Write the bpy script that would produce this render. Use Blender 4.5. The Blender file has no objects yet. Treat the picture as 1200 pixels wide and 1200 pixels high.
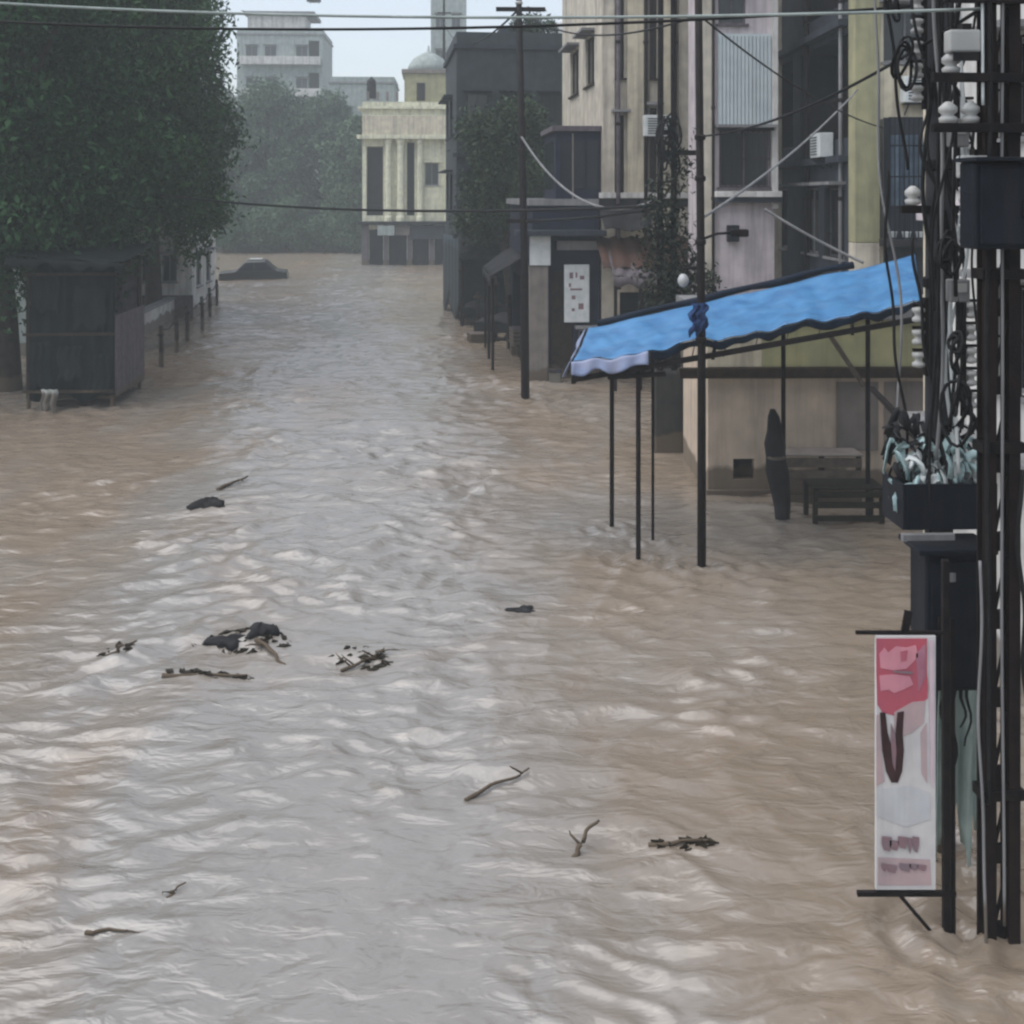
import bpy, bmesh, math, random
import numpy as np
from mathutils import Vector, Matrix
random.seed(7)
rng = np.random.default_rng(11)
S = bpy.context.scene
C = S.collection
R = math.radians
CAMH, F, HZ = 5.0, 1300.0, 230.0            # eye height above the flood, focal length and horizon row of the photograph


def P(px, py, d):
    """a point of the street at distance d seen at photograph pixel px, py"""
    return Vector(((px - 600) / F * d, d, CAMH + (HZ - py) / F * d))


# ------------------------------------------------------------------ mesh builder
class MB:
    def __init__(self):
        self.v, self.f, self.m = [], [], []

    def add(self, vs, fs, mi=0):
        b = len(self.v)
        self.v += [tuple(v) for v in vs]
        self.f += [tuple(i + b for i in f) for f in fs]
        self.m += [mi] * len(fs)
        return self

    def hexa(self, p, mi=0):
        return self.add(p, [(0, 3, 2, 1), (4, 5, 6, 7), (0, 1, 5, 4), (1, 2, 6, 5), (2, 3, 7, 6), (3, 0, 4, 7)], mi)

    def box(self, x0, x1, y0, y1, z0, z1, mi=0):
        return self.hexa([(x0, y0, z0), (x1, y0, z0), (x1, y1, z0), (x0, y1, z0),
                          (x0, y0, z1), (x1, y0, z1), (x1, y1, z1), (x0, y1, z1)], mi)

    def bar(self, a, b, w, h=None, mi=0):
        """a rectangular bar from a to b"""
        a, b = Vector(a), Vector(b)
        h = h or w
        d = (b - a).normalized()
        up = Vector((0, 0, 1)) if abs(d.z) < .95 else Vector((0, 1, 0))
        s = d.cross(up).normalized() * w / 2
        t = s.cross(d).normalized() * h / 2
        return self.hexa([a - s - t, a + s - t, a + s + t, a - s + t, b - s - t, b + s - t, b + s + t, b - s + t], mi)

    def tube(self, pts, rad, n=8, mi=0):
        pts = [Vector(p) for p in pts]
        if not hasattr(rad, '__len__'):
            rad = [rad] * len(pts)
        vs, fs = [], []
        ref = Vector((.31, .87, .12)).normalized()
        for i, p in enumerate(pts):
            d = (pts[min(i + 1, len(pts) - 1)] - pts[max(i - 1, 0)]).normalized()
            if abs(d.dot(ref)) > .9:
                ref = Vector((.9, -.2, .4)).normalized()
            s = d.cross(ref).normalized()
            t = d.cross(s).normalized()
            for k in range(n):
                a = 2 * math.pi * k / n
                vs.append(p + (s * math.cos(a) + t * math.sin(a)) * rad[i])
        for i in range(len(pts) - 1):
            for k in range(n):
                fs.append((i * n + k, i * n + (k + 1) % n, (i + 1) * n + (k + 1) % n, (i + 1) * n + k))
        fs.append(tuple(range(n)))
        fs.append(tuple(range((len(pts) - 1) * n, len(pts) * n)))
        return self.add(vs, fs, mi)

    def lathe(self, prof, n=16, c=(0, 0, 0), mi=0):
        vs, fs = [], []
        for r, z in prof:
            for k in range(n):
                a = 2 * math.pi * k / n
                vs.append((c[0] + r * math.cos(a), c[1] + r * math.sin(a), c[2] + z))
        m = len(prof)
        for i in range(m - 1):
            for k in range(n):
                fs.append((i * n + k, i * n + (k + 1) % n, (i + 1) * n + (k + 1) % n, (i + 1) * n + k))
        fs.append(tuple(range(n)))
        fs.append(tuple(range((m - 1) * n, m * n)))
        return self.add(vs, fs, mi)

    def sheet(self, fn, nu, nv, th=.01, mi=0):
        """a cloth or plate of real thickness; fn(u,v) -> point"""
        g = [[Vector(fn(i / nu, j / nv)) for j in range(nv + 1)] for i in range(nu + 1)]
        vs, fs = [], []
        N = (nu + 1) * (nv + 1)
        nor = []
        for i in range(nu + 1):
            for j in range(nv + 1):
                a = g[min(i + 1, nu)][j] - g[max(i - 1, 0)][j]
                b = g[i][min(j + 1, nv)] - g[i][max(j - 1, 0)]
                nor.append(a.cross(b).normalized() * th / 2)
        flat = [p for r in g for p in r]
        vs = [p + n for p, n in zip(flat, nor)] + [p - n for p, n in zip(flat, nor)]
        ix = lambda i, j: i * (nv + 1) + j
        for i in range(nu):
            for j in range(nv):
                q = (ix(i, j), ix(i + 1, j), ix(i + 1, j + 1), ix(i, j + 1))
                fs.append(q)
                fs.append(tuple(N + k for k in reversed(q)))
        for i in range(nu):
            for j in (0, nv):
                fs.append((ix(i, j), ix(i + 1, j), N + ix(i + 1, j), N + ix(i, j)))
        for j in range(nv):
            for i in (0, nu):
                fs.append((ix(i, j), ix(i, j + 1), N + ix(i, j + 1), N + ix(i, j)))
        return self.add(vs, fs, mi)

    def build(self, name, mats, parent=None, bevel=0, smooth=False):
        me = bpy.data.meshes.new(name)
        me.from_pydata(self.v, [], self.f)
        if not isinstance(mats, (list, tuple)):
            mats = [mats]
        for m in mats:
            me.materials.append(m)
        if len(mats) > 1:
            me.polygons.foreach_set('material_index', self.m)
        bm = bmesh.new()
        bm.from_mesh(me)
        bmesh.ops.recalc_face_normals(bm, faces=bm.faces)
        bm.to_mesh(me)
        bm.free()
        if smooth:
            me.polygons.foreach_set('use_smooth', [True] * len(me.polygons))
        o = bpy.data.objects.new(name, me)
        C.objects.link(o)
        if parent:
            o.parent = parent
        if bevel:
            b = o.modifiers.new('edge', 'BEVEL')
            b.width, b.segments, b.limit_method = bevel, 2, 'ANGLE'
        return o


def tag(o, label, cat, group=None, kind=None):
    o['label'], o['category'] = label, cat
    if group:
        o['group'] = group
    if kind:
        o['kind'] = kind
    return o


def thing(name, label, cat, loc=(0, 0, 0), rz=0, group=None):
    o = bpy.data.objects.new(name, None)
    C.objects.link(o)
    o.location, o.rotation_euler = loc, (0, 0, rz)
    o.empty_display_size = .2
    return tag(o, label, cat, group)


def dup(root, loc, rz=None, label=None):
    r = root.copy()
    C.objects.link(r)
    r.location = loc
    if rz is not None:
        r.rotation_euler = (0, 0, rz)
    if label:
        r['label'] = label
    for ch in list(root.children):
        c = ch.copy()
        C.objects.link(c)
        c.parent = r
        for g in ch.children:
            d = g.copy()
            C.objects.link(d)
            d.parent = c
    return r


# ------------------------------------------------------------------ materials
def nodes(name):
    m = bpy.data.materials.new(name)
    m.use_nodes = True
    nt = m.node_tree
    bs = nt.nodes['Principled BSDF']
    return m, nt, bs


def col(c):
    return (c[0], c[1], c[2], 1)


def surf(name, c1, c2=None, scale=2.5, rough=.8, bump=.15, streak=.0, grime=(.05, .05, .045), mud=True,
         metal=0, spec=.3, grain=40, thin=0):
    """weathered surface: two tones, rain streaks of grime running down, and the tide mark of mud above the flood"""
    m, nt, bs = nodes(name)
    N, L = nt.nodes.new, nt.links.new
    c2 = c2 or tuple(x * .75 for x in c1)
    geo = N('ShaderNodeNewGeometry')
    nz = N('ShaderNodeTexNoise')
    nz.inputs['Scale'].default_value, nz.inputs['Detail'].default_value = scale, 7
    L(geo.outputs['Position'], nz.inputs['Vector'])
    rp = N('ShaderNodeMapRange')
    rp.inputs['From Min'].default_value, rp.inputs['From Max'].default_value = .34, .66
    L(nz.outputs['Fac'], rp.inputs['Value'])
    mx = N('ShaderNodeMix')
    mx.data_type = 'RGBA'
    mx.inputs[6].default_value, mx.inputs[7].default_value = col(c1), col(c2)
    L(rp.outputs['Result'], mx.inputs[0])
    out = mx.outputs[2]
    if streak:
        mp = N('ShaderNodeMapping')
        mp.inputs['Scale'].default_value = (3.2, 3.2, .22)
        L(geo.outputs['Position'], mp.inputs['Vector'])
        n2 = N('ShaderNodeTexNoise')
        n2.inputs['Scale'].default_value, n2.inputs['Detail'].default_value = 1.3, 8
        n2.inputs['Roughness'].default_value = .65
        L(mp.outputs[0], n2.inputs['Vector'])
        r2 = N('ShaderNodeMapRange')
        r2.inputs['From Min'].default_value, r2.inputs['From Max'].default_value = .47, .72
        r2.inputs['To Max'].default_value = streak
        L(n2.outputs['Fac'], r2.inputs['Value'])
        m2 = N('ShaderNodeMix')
        m2.data_type = 'RGBA'
        L(r2.outputs['Result'], m2.inputs[0])
        L(out, m2.inputs[6])
        m2.inputs[7].default_value = col(grime)
        out = m2.outputs[2]
    if mud:
        sp = N('ShaderNodeSeparateXYZ')
        L(geo.outputs['Position'], sp.inputs[0])
        n3 = N('ShaderNodeTexNoise')
        n3.inputs['Scale'].default_value, n3.inputs['Detail'].default_value = 1.7, 5
        L(geo.outputs['Position'], n3.inputs['Vector'])
        ad = N('ShaderNodeMath')
        ad.operation = 'MULTIPLY_ADD'
        L(n3.outputs['Fac'], ad.inputs[0])
        ad.inputs[1].default_value = -.5
        L(sp.outputs['Z'], ad.inputs[2])
        r3 = N('ShaderNodeMapRange')
        r3.inputs['From Min'].default_value, r3.inputs['From Max'].default_value = .12, .2
        r3.inputs['To Min'].default_value, r3.inputs['To Max'].default_value = .8, 0
        L(ad.outputs[0], r3.inputs['Value'])
        m3 = N('ShaderNodeMix')
        m3.data_type = 'RGBA'
        L(r3.outputs['Result'], m3.inputs[0])
        L(out, m3.inputs[6])
        m3.inputs[7].default_value = (.11, .085, .06, 1)
        out = m3.outputs[2]
    L(out, bs.inputs['Base Color'])
    bs.inputs['Roughness'].default_value = rough
    bs.inputs['Metallic'].default_value = metal
    bs.inputs['Specular IOR Level'].default_value = spec
    if bump:
        n4 = N('ShaderNodeTexNoise')
        n4.inputs['Scale'].default_value, n4.inputs['Detail'].default_value = grain, 4
        L(geo.outputs['Position'], n4.inputs['Vector'])
        bp = N('ShaderNodeBump')
        bp.inputs['Strength'].default_value, bp.inputs['Distance'].default_value = bump, .02
        L(n4.outputs['Fac'], bp.inputs['Height'])
        L(bp.outputs[0], bs.inputs['Normal'])
    return m


def leafmat(name, c1, c2):
    m, nt, bs = nodes(name)
    N, L = nt.nodes.new, nt.links.new
    geo = N('ShaderNodeNewGeometry')
    nz = N('ShaderNodeTexNoise')
    nz.inputs['Scale'].default_value, nz.inputs['Detail'].default_value = .75, 4
    L(geo.outputs['Position'], nz.inputs['Vector'])
    ad = N('ShaderNodeMath')
    ad.operation = 'MULTIPLY_ADD'
    L(geo.outputs['Random Per Island'], ad.inputs[0])
    ad.inputs[1].default_value = .45
    L(nz.outputs['Fac'], ad.inputs[2])
    rp = N('ShaderNodeMapRange')
    rp.inputs['From Min'].default_value, rp.inputs['From Max'].default_value = .45, 1.05
    L(ad.outputs[0], rp.inputs['Value'])
    mx = N('ShaderNodeMix')
    mx.data_type = 'RGBA'
    mx.inputs[6].default_value, mx.inputs[7].default_value = col(c1), col(c2)
    L(rp.outputs['Result'], mx.inputs[0])
    L(mx.outputs[2], bs.inputs['Base Color'])
    bs.inputs['Roughness'].default_value = .55
    bs.inputs['Specular IOR Level'].default_value = .12
    return m


def glassmat(name, c=(.02, .025, .03), rough=.12):
    m, nt, bs = nodes(name)
    bs.inputs['Base Color'].default_value = col(c)
    bs.inputs['Roughness'].default_value = rough
    bs.inputs['Specular IOR Level'].default_value = .5
    return m


M = {}
M['cream'] = surf('cream_plaster', (.68, .62, .47), (.50, .45, .35), streak=.7, grime=(.16, .14, .12))
M['beige'] = surf('beige_plaster', (.62, .57, .47), (.45, .41, .34), streak=.65, grime=(.15, .13, .12))
M['white'] = surf('white_plaster', (.68, .67, .64), (.52, .50, .48), streak=.7, grime=(.17, .17, .165))
M['pink'] = surf('pale_pink_plaster', (.62, .56, .57), (.48, .43, .45), streak=.65, grime=(.17, .15, .16))
M['yellow'] = surf('faded_yellow_plaster', (.40, .375, .22), (.30, .29, .18), streak=.55, grime=(.15, .15, .10))
M['lemon'] = surf('pale_lemon_plaster', (.76, .75, .56), (.58, .57, .44), streak=.6, grime=(.17, .18, .14))
M['olive'] = surf('olive_yellow_plaster', (.42, .40, .22), (.33, .32, .19), streak=.4, grime=(.1, .1, .06))
M['slate'] = surf('dark_slate_plaster', (.040, .048, .062), (.024, .030, .040), streak=.5, grime=(.02, .02, .026))
M['teal'] = surf('dark_teal_plaster', (.045, .056, .064), (.028, .038, .042), streak=.5, grime=(.02, .022, .022))
M['navy'] = surf('dark_navy_paint', (.030, .034, .055), (.022, .025, .04), streak=.3, grime=(.01, .01, .013), spec=.1)
M['tan'] = surf('tan_plaster', (.58, .47, .37), (.46, .38, .30), streak=.45, grime=(.16, .13, .1))
M['grey'] = surf('grey_concrete', (.25, .25, .25), (.18, .18, .185), streak=.5, grime=(.08, .08, .08))
M['browngrey'] = surf('brown_grey_concrete', (.24, .21, .19), (.18, .16, .145), streak=.5, grime=(.08, .07, .06))
M['palegreen'] = surf('pale_grey_green_plaster', (.36, .41, .39), (.27, .31, .30), streak=.5, grime=(.10, .12, .11))
M['mauve'] = surf('weathered_boards', (.14, .12, .13), (.09, .08, .09), scale=6, streak=.5, grime=(.04, .035, .04))
M['iron'] = surf('dark_iron', (.010, .0095, .011), (.022, .017, .016), scale=9, rough=.6, metal=.2, mud=False, spec=.1)
M['rustiron'] = surf('rusted_steel', (.024, .017, .016), (.012, .010, .011), scale=7, rough=.65, metal=.2, streak=.5, grime=(.05, .03, .024), mud=False, spec=.1)
M['box'] = surf('dark_blue_grey_steel', (.015, .018, .025), (.010, .012, .017), scale=5, rough=.5, metal=.15, streak=.4, grime=(.05, .045, .04), mud=False, spec=.1)
M['black'] = surf('black_rubber', (.012, .012, .013), (.02, .02, .02), scale=10, rough=.55, mud=False, spec=.1)
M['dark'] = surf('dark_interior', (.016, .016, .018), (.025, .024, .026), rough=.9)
M['rust'] = surf('rusty_tin', (.085, .042, .028), (.05, .03, .024), scale=3, rough=.75, streak=.6, grime=(.03, .02, .018))
M['wood'] = surf('wet_dark_wood', (.048, .035, .026), (.028, .021, .017), scale=8, rough=.6, streak=.3, grime=(.02, .016, .012), spec=.1)
M['palewood'] = surf('weathered_wood', (.17, .14, .11), (.11, .09, .075), scale=8, rough=.7, streak=.4, grime=(.05, .04, .03))
M['bark'] = surf('bark', (.050, .042, .034), (.028, .025, .021), scale=5, rough=.85, bump=.6, grain=14, mud=True, spec=.1)
M['tarp'] = surf('blue_tarpaulin', (.060, .225, .45), (.034, .145, .33), scale=3.0, rough=.42, bump=.3, grain=9, streak=.22, grime=(.2, .3, .42), mud=False, spec=.45)
M['hem'] = surf('pale_lavender_plastic', (.30, .33, .46), (.22, .27, .42), scale=4, rough=.45, mud=False)
M['tarp_dark'] = surf('dark_blue_tarpaulin', (.005, .014, .030), (.006, .010, .02), rough=.5, mud=False, spec=.1)
M['tealtarp'] = surf('dark_teal_tarpaulin', (.040, .055, .065), (.028, .040, .047), rough=.5, mud=False, spec=.1)
M['darkcloth'] = surf('dark_wet_cloth', (.030, .030, .032), (.018, .018, .02), rough=.7, mud=False, spec=.1)
M['greentarp'] = surf('green_black_tarpaulin', (.011, .017, .017), (.007, .011, .012), rough=.7, mud=False, spec=.08)
M['whiteplastic'] = surf('white_plastic', (.70, .72, .72), (.55, .60, .60), scale=6, rough=.4, mud=False, streak=.2, grime=(.3, .3, .28))
M['aquaplastic'] = surf('pale_aqua_plastic', (.46, .60, .60), (.32, .45, .46), scale=6, rough=.4, mud=False)
M['greenplastic'] = surf('pale_green_plastic', (.36, .44, .40), (.25, .32, .30), scale=5, rough=.4, mud=False, streak=.4, grime=(.12, .14, .13))
M['sheetwhite'] = surf('ribbed_white_sheet', (.56, .62, .63), (.48, .54, .56), scale=3, rough=.5, streak=.3, grime=(.3, .33, .33), mud=False)
M['ceramic'] = surf('glazed_ceramic', (.46, .46, .44), (.34, .34, .33), rough=.25, mud=False, bump=0)
M['tealpaint'] = surf('faded_teal_wall', (.075, .115, .11), (.055, .085, .085), streak=.4, grime=(.04, .05, .05))
M['carpaint'] = surf('dark_car_paint', (.022, .026, .027), (.03, .03, .03), rough=.3, bump=0, mud=False, spec=.5)
M['posterwhite'] = surf('printed_white_vinyl', (.64, .62, .61), (.54, .53, .53), scale=5, rough=.45, bump=.05, mud=False, streak=.3, grime=(.14, .11, .10))
M['posterred'] = surf('printed_red_vinyl', (.50, .10, .135), (.42, .10, .14), scale=6, rough=.45, bump=.05, mud=False, streak=.3, grime=(.14, .11, .10))
M['posterpink'] = surf('printed_pink_vinyl', (.68, .29, .34), (.58, .24, .30), scale=6, rough=.45, bump=.05, mud=False, streak=.3, grime=(.14, .11, .10))
M['posterdark'] = surf('printed_dark_vinyl', (.022, .010, .012), (.05, .018, .02), scale=12, rough=.45, bump=.05, mud=False, streak=.3, grime=(.14, .11, .10))
M['postergrey'] = surf('printed_mauve_vinyl', (.25, .15, .17), (.22, .17, .19), scale=9, rough=.45, bump=.05, mud=False, streak=.3, grime=(.14, .11, .10))
M['posterrose'] = surf('printed_rose_vinyl', (.40, .08, .13), (.5, .16, .2), scale=8, rough=.45, bump=.05, mud=False, streak=.3, grime=(.14, .11, .10))
M['postermauve'] = surf('printed_dusty_red_vinyl', (.34, .13, .18), (.42, .2, .26), scale=7, rough=.45, bump=.05, mud=False, streak=.3, grime=(.14, .11, .10))
M['posterblush'] = surf('printed_blush_vinyl', (.50, .37, .375), (.42, .33, .34), scale=6, rough=.45, bump=.05, mud=False, streak=.3, grime=(.14, .11, .10))
M['postercool'] = surf('printed_cool_grey_vinyl', (.58, .59, .60), (.50, .51, .53), scale=6, rough=.45, bump=.05, mud=False, streak=.3, grime=(.14, .11, .10))
M['posterlight'] = surf('printed_pale_pink_vinyl', (.66, .52, .57), (.58, .46, .50), scale=6, rough=.45, bump=.05, mud=False, streak=.3, grime=(.14, .11, .10))
M['glass'] = glassmat('dark_window_glass')
M['bulb'] = glassmat('white_lamp_glass', (.42, .43, .44), .35)
M['leaf_dark'] = leafmat('leaves_dark', (.009, .032, .011), (.045, .115, .032))
M['leaf_blue'] = leafmat('leaves_bluish', (.009, .031, .015), (.040, .100, .038))
M['leaf_mid'] = leafmat('leaves_mid', (.014, .032, .016), (.05, .084, .038))
M['kioskpatch'] = surf('dark_patched_tarpaulin', (.016, .021, .023), (.010, .013, .015), rough=.7, mud=False, spec=.08)
M['benchwood'] = surf('black_wet_timber', (.030, .026, .020), (.018, .016, .013), scale=8, rough=.6, mud=False, spec=.15)
M['weed'] = surf('soaked_weeds', (.035, .028, .018), (.016, .014, .011), scale=14, rough=.5, mud=False, spec=.1)
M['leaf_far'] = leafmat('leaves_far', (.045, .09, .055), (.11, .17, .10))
M['leaf_creeper'] = leafmat('leaves_creeper', (.010, .014, .010), (.05, .058, .04))


# ------------------------------------------------------------------ setting: water, ground
def perlin(x, y, seed):
    r = np.random.default_rng(seed)
    perm = r.permutation(256)
    perm = np.concatenate([perm, perm])
    ang = r.random(256) * 2 * np.pi
    gx, gy = np.cos(ang), np.sin(ang)
    xi, yi = np.floor(x).astype(int), np.floor(y).astype(int)
    xf, yf = x - xi, y - yi
    u = xf * xf * xf * (xf * (xf * 6 - 15) + 10)
    w = yf * yf * yf * (yf * (yf * 6 - 15) + 10)

    def g(ix, iy, dx, dy):
        h = perm[(perm[ix & 255] + iy) & 255]
        return gx[h] * dx + gy[h] * dy
    a, b = g(xi, yi, xf, yf), g(xi + 1, yi, xf - 1, yf)
    c, d = g(xi, yi + 1, xf, yf - 1), g(xi + 1, yi + 1, xf - 1, yf - 1)
    return (a + u * (b - a)) * (1 - w) + (c + u * (d - c)) * w


def smooth(e0, e1, x):
    t = np.clip((x - e0) / (e1 - e0), 0, 1)
    return t * t * (3 - 2 * t)


def wave(x, y):
    # along the street s, across it t
    s, t = y * .992 - x * .124, x * .992 + y * .124
    wx = x + .7 * perlin(x * .45, y * .45, 1) + .14 * perlin(x * 1.3, y * 1.3, 21)
    wy = y + .7 * perlin(x * .45, y * .45, 2) + .14 * perlin(x * 1.3, y * 1.3, 22)
    # the racing middle of the stream is choppier, the slack water by the bank is calmer
    mid = np.exp(-((t + .9) / 3.6) ** 2)
    patch = perlin(x * .22 + 3, y * .15, 3)
    rough = np.clip(.50 + .9 * patch + .45 * mid * smooth(9, 16, y), .2, 1.35)
    rough = rough * (1 - .6 * np.exp(-((x + 1.3) ** 2 + (y - 8.6) ** 2) / 2.2))
    chop = np.clip(.30 + 2.4 * perlin(x * .42 - 7, y * .30 + 2, 15) + .35 * mid, .24, 1.1)
    calm = 1 - .62 * np.exp(-((x + 1.3) ** 2 / 5 + (y - 8.2) ** 2 / 2.6))
    chop = chop * calm
    h = .050 * (1 - 2.2 * np.abs(perlin(wx * .55, wy * .80, 4)))
    h += .050 * (1 - 2.4 * np.abs(perlin(wx * .95, wy * 1.7, 5)))
    h += .030 * perlin(wx * 1.4, wy * 2.9, 16)
    h = h * rough
    p6 = perlin(wx * 1.7, wy * 3.6, 6)
    p7 = perlin(wx * 3.1, wy * 6.6, 7)
    h += chop * (.072 * p6 * (1 + .7 * p6) + .038 * p7 * (1 + 1.0 * p7) + .008 * perlin(wx * 6, wy * 12, 17))
    # shallow over the plinth under the awning
    h *= 1 - .25 * smooth(.9, 1.5, x) * smooth(5, 4.2, x) * smooth(13.6, 14.4, y) * smooth(17.2, 16.2, y)
    h += .05 * perlin(x * .2, y * .22, 8)
    # the current piles up against whatever stands in it and trails away below it
    for (cx, cy, r) in ((1.49, 16.6, .3), (1.72, 15.08, .3), (2.02, 15.9, .25), (2.53, 14.8, .4), (.31, 27, .6), (3.245, 7.4, .5), (2.92, 7.45, .3), (3.27, 8.5, .35), (-11.3, 25.9, .6), (-9.35, 26.1, .6)):
        dx, dy = x - cx, y - cy
        rr = np.sqrt(dx * dx + dy * dy)
        h += .03 * np.exp(-(rr / r / 1.6) ** 2) * np.cos(rr / r * 7)
        dn = np.clip(-dy, 0, None)
        h += .035 * np.exp(-((np.abs(dx) - .12 - .32 * dn) / .11) ** 2) * np.exp(-dn / 1.3) * (dn > 0)
    # standing waves over whatever lies below
    for (cx, cy, a, r) in ((.8, 8.75, .045, .55), (-2.9, 12.4, .07, .8), (-1.7, 12.0, .06, .7), (-.2, 9.6, .06, .5),
                           (-3.6, 8.0, .05, .4), (0, 29, .12, 1.2), (-2.2, 24, .12, 1.5), (-4.6, 17.4, .07, .8)):
        q = ((x - cx) / r) ** 2 + ((y - cy) / (r * .55)) ** 2
        h += a * np.exp(-q) * np.cos((y - cy) / r * 4)
    return h


def make_water():
    na, nr = 860, 1100
    th = np.linspace(R(-62), R(62), na)
    th = np.sign(th) * (np.abs(th) / R(62)) ** 1.25 * R(62)
    rr = 3.2 * (170 / 3.2) ** np.linspace(0, 1, nr)
    A, D = np.meshgrid(th, rr)
    x, y = (D * np.sin(A)), (D * np.cos(A))
    fade = smooth(170, 120, D) * smooth(R(62), R(56), np.abs(A))
    z = wave(x, y) * fade
    co = np.stack([x, y, z], -1).reshape(-1, 3)
    # outer rim of the flood, to the edge of the world
    i = np.arange(nr * na).reshape(nr, na)
    q = np.stack([i[:-1, :-1], i[:-1, 1:], i[1:, 1:], i[1:, :-1]], -1).reshape(-1, 4)
    me = bpy.data.meshes.new('flood_water')
    nv, nf = len(co), len(q)
    ring = []
    E = 420.0
    border = list(i[-1, :])              # far arc, left to right
    extra = []
    for k in border:
        a = math.atan2(co[k][0], co[k][1])
        sx, sy = math.sin(a), math.cos(a)
        m = E / max(abs(sx), abs(sy))
        extra.append((sx * m, sy * m, 0))
    co = np.concatenate([co, np.array(extra)])
    ring = [(border[k], border[k + 1], nv + k + 1, nv + k) for k in range(len(border) - 1)]
    # the wedge behind the camera
    base = len(co)
    back = [(-E, -60, 0), (E, -60, 0)]
    co = np.concatenate([co, np.array(back)])
    left = [int(i[r, 0]) for r in range(nr)]
    right = [int(i[r, -1]) for r in range(nr)]
    near = [int(k) for k in i[0, :]]
    poly = left[::-1][:-1] + near + right[1:] + [base - 1, base + 1, base, nv]
    faces = [tuple(map(int, f)) for f in ring] + [tuple(poly)]
    me.from_pydata(co.tolist(), [], q.tolist() + faces)
    me.polygons.foreach_set('use_smooth', [True] * len(me.polygons))
    m, nt, bs = nodes('muddy_flood')
    N, L = nt.nodes.new, nt.links.new
    geo = N('ShaderNodeNewGeometry')
    mp = N('ShaderNodeMapping')
    mp.inputs['Scale'].default_value = (.32, .20, 1)
    mp.inputs['Rotation'].default_value = (0, 0, R(-14))
    L(geo.outputs['Position'], mp.inputs['Vector'])
    nz = N('ShaderNodeTexNoise')
    nz.inputs['Scale'].default_value, nz.inputs['Detail'].default_value, nz.inputs['Distortion'].default_value = 1, 6, .8
    L(mp.outputs[0], nz.inputs['Vector'])
    cr = N('ShaderNodeValToRGB')
    cr.color_ramp.elements[0].position, cr.color_ramp.elements[0].color = .34, (.235, .188, .142, 1)
    cr.color_ramp.elements[1].position, cr.color_ramp.elements[1].color = .66, (.245, .231, .210, 1)
    # the racing middle carries grey silt, the slack sides brown mud
    dt = N('ShaderNodeVectorMath')
    dt.operation = 'DOT_PRODUCT'
    L(geo.outputs['Position'], dt.inputs[0])
    dt.inputs[1].default_value = (.992, .124, 0)
    ab = N('ShaderNodeMath')
    ab.operation = 'ADD'
    L(dt.outputs['Value'], ab.inputs[0])
    ab.inputs[1].default_value = .4
    a2 = N('ShaderNodeMath')
    a2.operation = 'ABSOLUTE'
    L(ab.outputs[0], a2.inputs[0])
    mr = N('ShaderNodeMapRange')
    mr.interpolation_type = 'SMOOTHSTEP'
    mr.inputs['From Min'].default_value, mr.inputs['From Max'].default_value = .6, 4.6
    mr.inputs['To Min'].default_value, mr.inputs['To Max'].default_value = .17, -.13
    L(a2.outputs[0], mr.inputs['Value'])
    sm = N('ShaderNodeMath')
    sm.operation = 'ADD'
    L(nz.outputs['Fac'], sm.inputs[0])
    L(mr.outputs['Result'], sm.inputs[1])
    L(sm.outputs[0], cr.inputs['Fac'])
    # streaks of scum and silt foam drawn out along the current
    mf = N('ShaderNodeMapping')
    mf.inputs['Scale'].default_value = (1.5, 1.9, 1)
    mf.inputs['Rotation'].default_value = (0, 0, R(-9))
    L(geo.outputs['Position'], mf.inputs['Vector'])
    nf = N('ShaderNodeTexNoise')
    L(mf.outputs[0], nf.inputs['Vector'])
    nf.inputs['Scale'].default_value, nf.inputs['Detail'].default_value, nf.inputs['Roughness'].default_value, nf.inputs['Distortion'].default_value = 1, 9, .68, 1.4
    rf_ = N('ShaderNodeMapRange')
    rf_.inputs['From Min'].default_value, rf_.inputs['From Max'].default_value = .56, .70
    rf_.inputs['To Max'].default_value = .38
    L(nf.outputs['Fac'], rf_.inputs['Value'])
    rd_ = N('ShaderNodeMapRange')
    rd_.inputs['From Min'].default_value, rd_.inputs['From Max'].default_value = .44, .30
    rd_.inputs['To Max'].default_value = .5
    L(nf.outputs['Fac'], rd_.inputs['Value'])
    mxd = N('ShaderNodeMix')
    mxd.data_type = 'RGBA'
    L(rd_.outputs['Result'], mxd.inputs[0])
    L(cr.outputs['Color'], mxd.inputs[6])
    mxd.inputs[7].default_value = (.13, .104, .078, 1)
    mxf = N('ShaderNodeMix')
    mxf.data_type = 'RGBA'
    L(rf_.outputs['Result'], mxf.inputs[0])
    L(mxd.outputs[2], mxf.inputs[6])
    mxf.inputs[7].default_value = (.36, .335, .30, 1)
    L(mxf.outputs[2], bs.inputs['Base Color'])
    bs.inputs['Roughness'].default_value = .2
    bs.inputs['IOR'].default_value = 1.78
    bs.inputs['Specular IOR Level'].default_value = .5
    n2 = N('ShaderNodeTexNoise')
    mp2 = N('ShaderNodeMapping')
    mp2.inputs['Scale'].default_value = (2.6, 5.6, 1)
    L(geo.outputs['Position'], mp2.inputs['Vector'])
    L(mp2.outputs[0], n2.inputs['Vector'])
    n2.inputs['Scale'].default_value, n2.inputs['Detail'].default_value, n2.inputs['Roughness'].default_value, n2.inputs['Distortion'].default_value = 1, 3, .5, .5
    bp = N('ShaderNodeBump')
    bp.inputs['Strength'].default_value, bp.inputs['Distance'].default_value = 1.0, .06
    # broken water in patches, slicks between them
    n5 = N('ShaderNodeTexNoise')
    mp5 = N('ShaderNodeMapping')
    mp5.inputs['Scale'].default_value = (.42, .36, 1)
    L(geo.outputs['Position'], mp5.inputs['Vector'])
    L(mp5.outputs[0], n5.inputs['Vector'])
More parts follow.
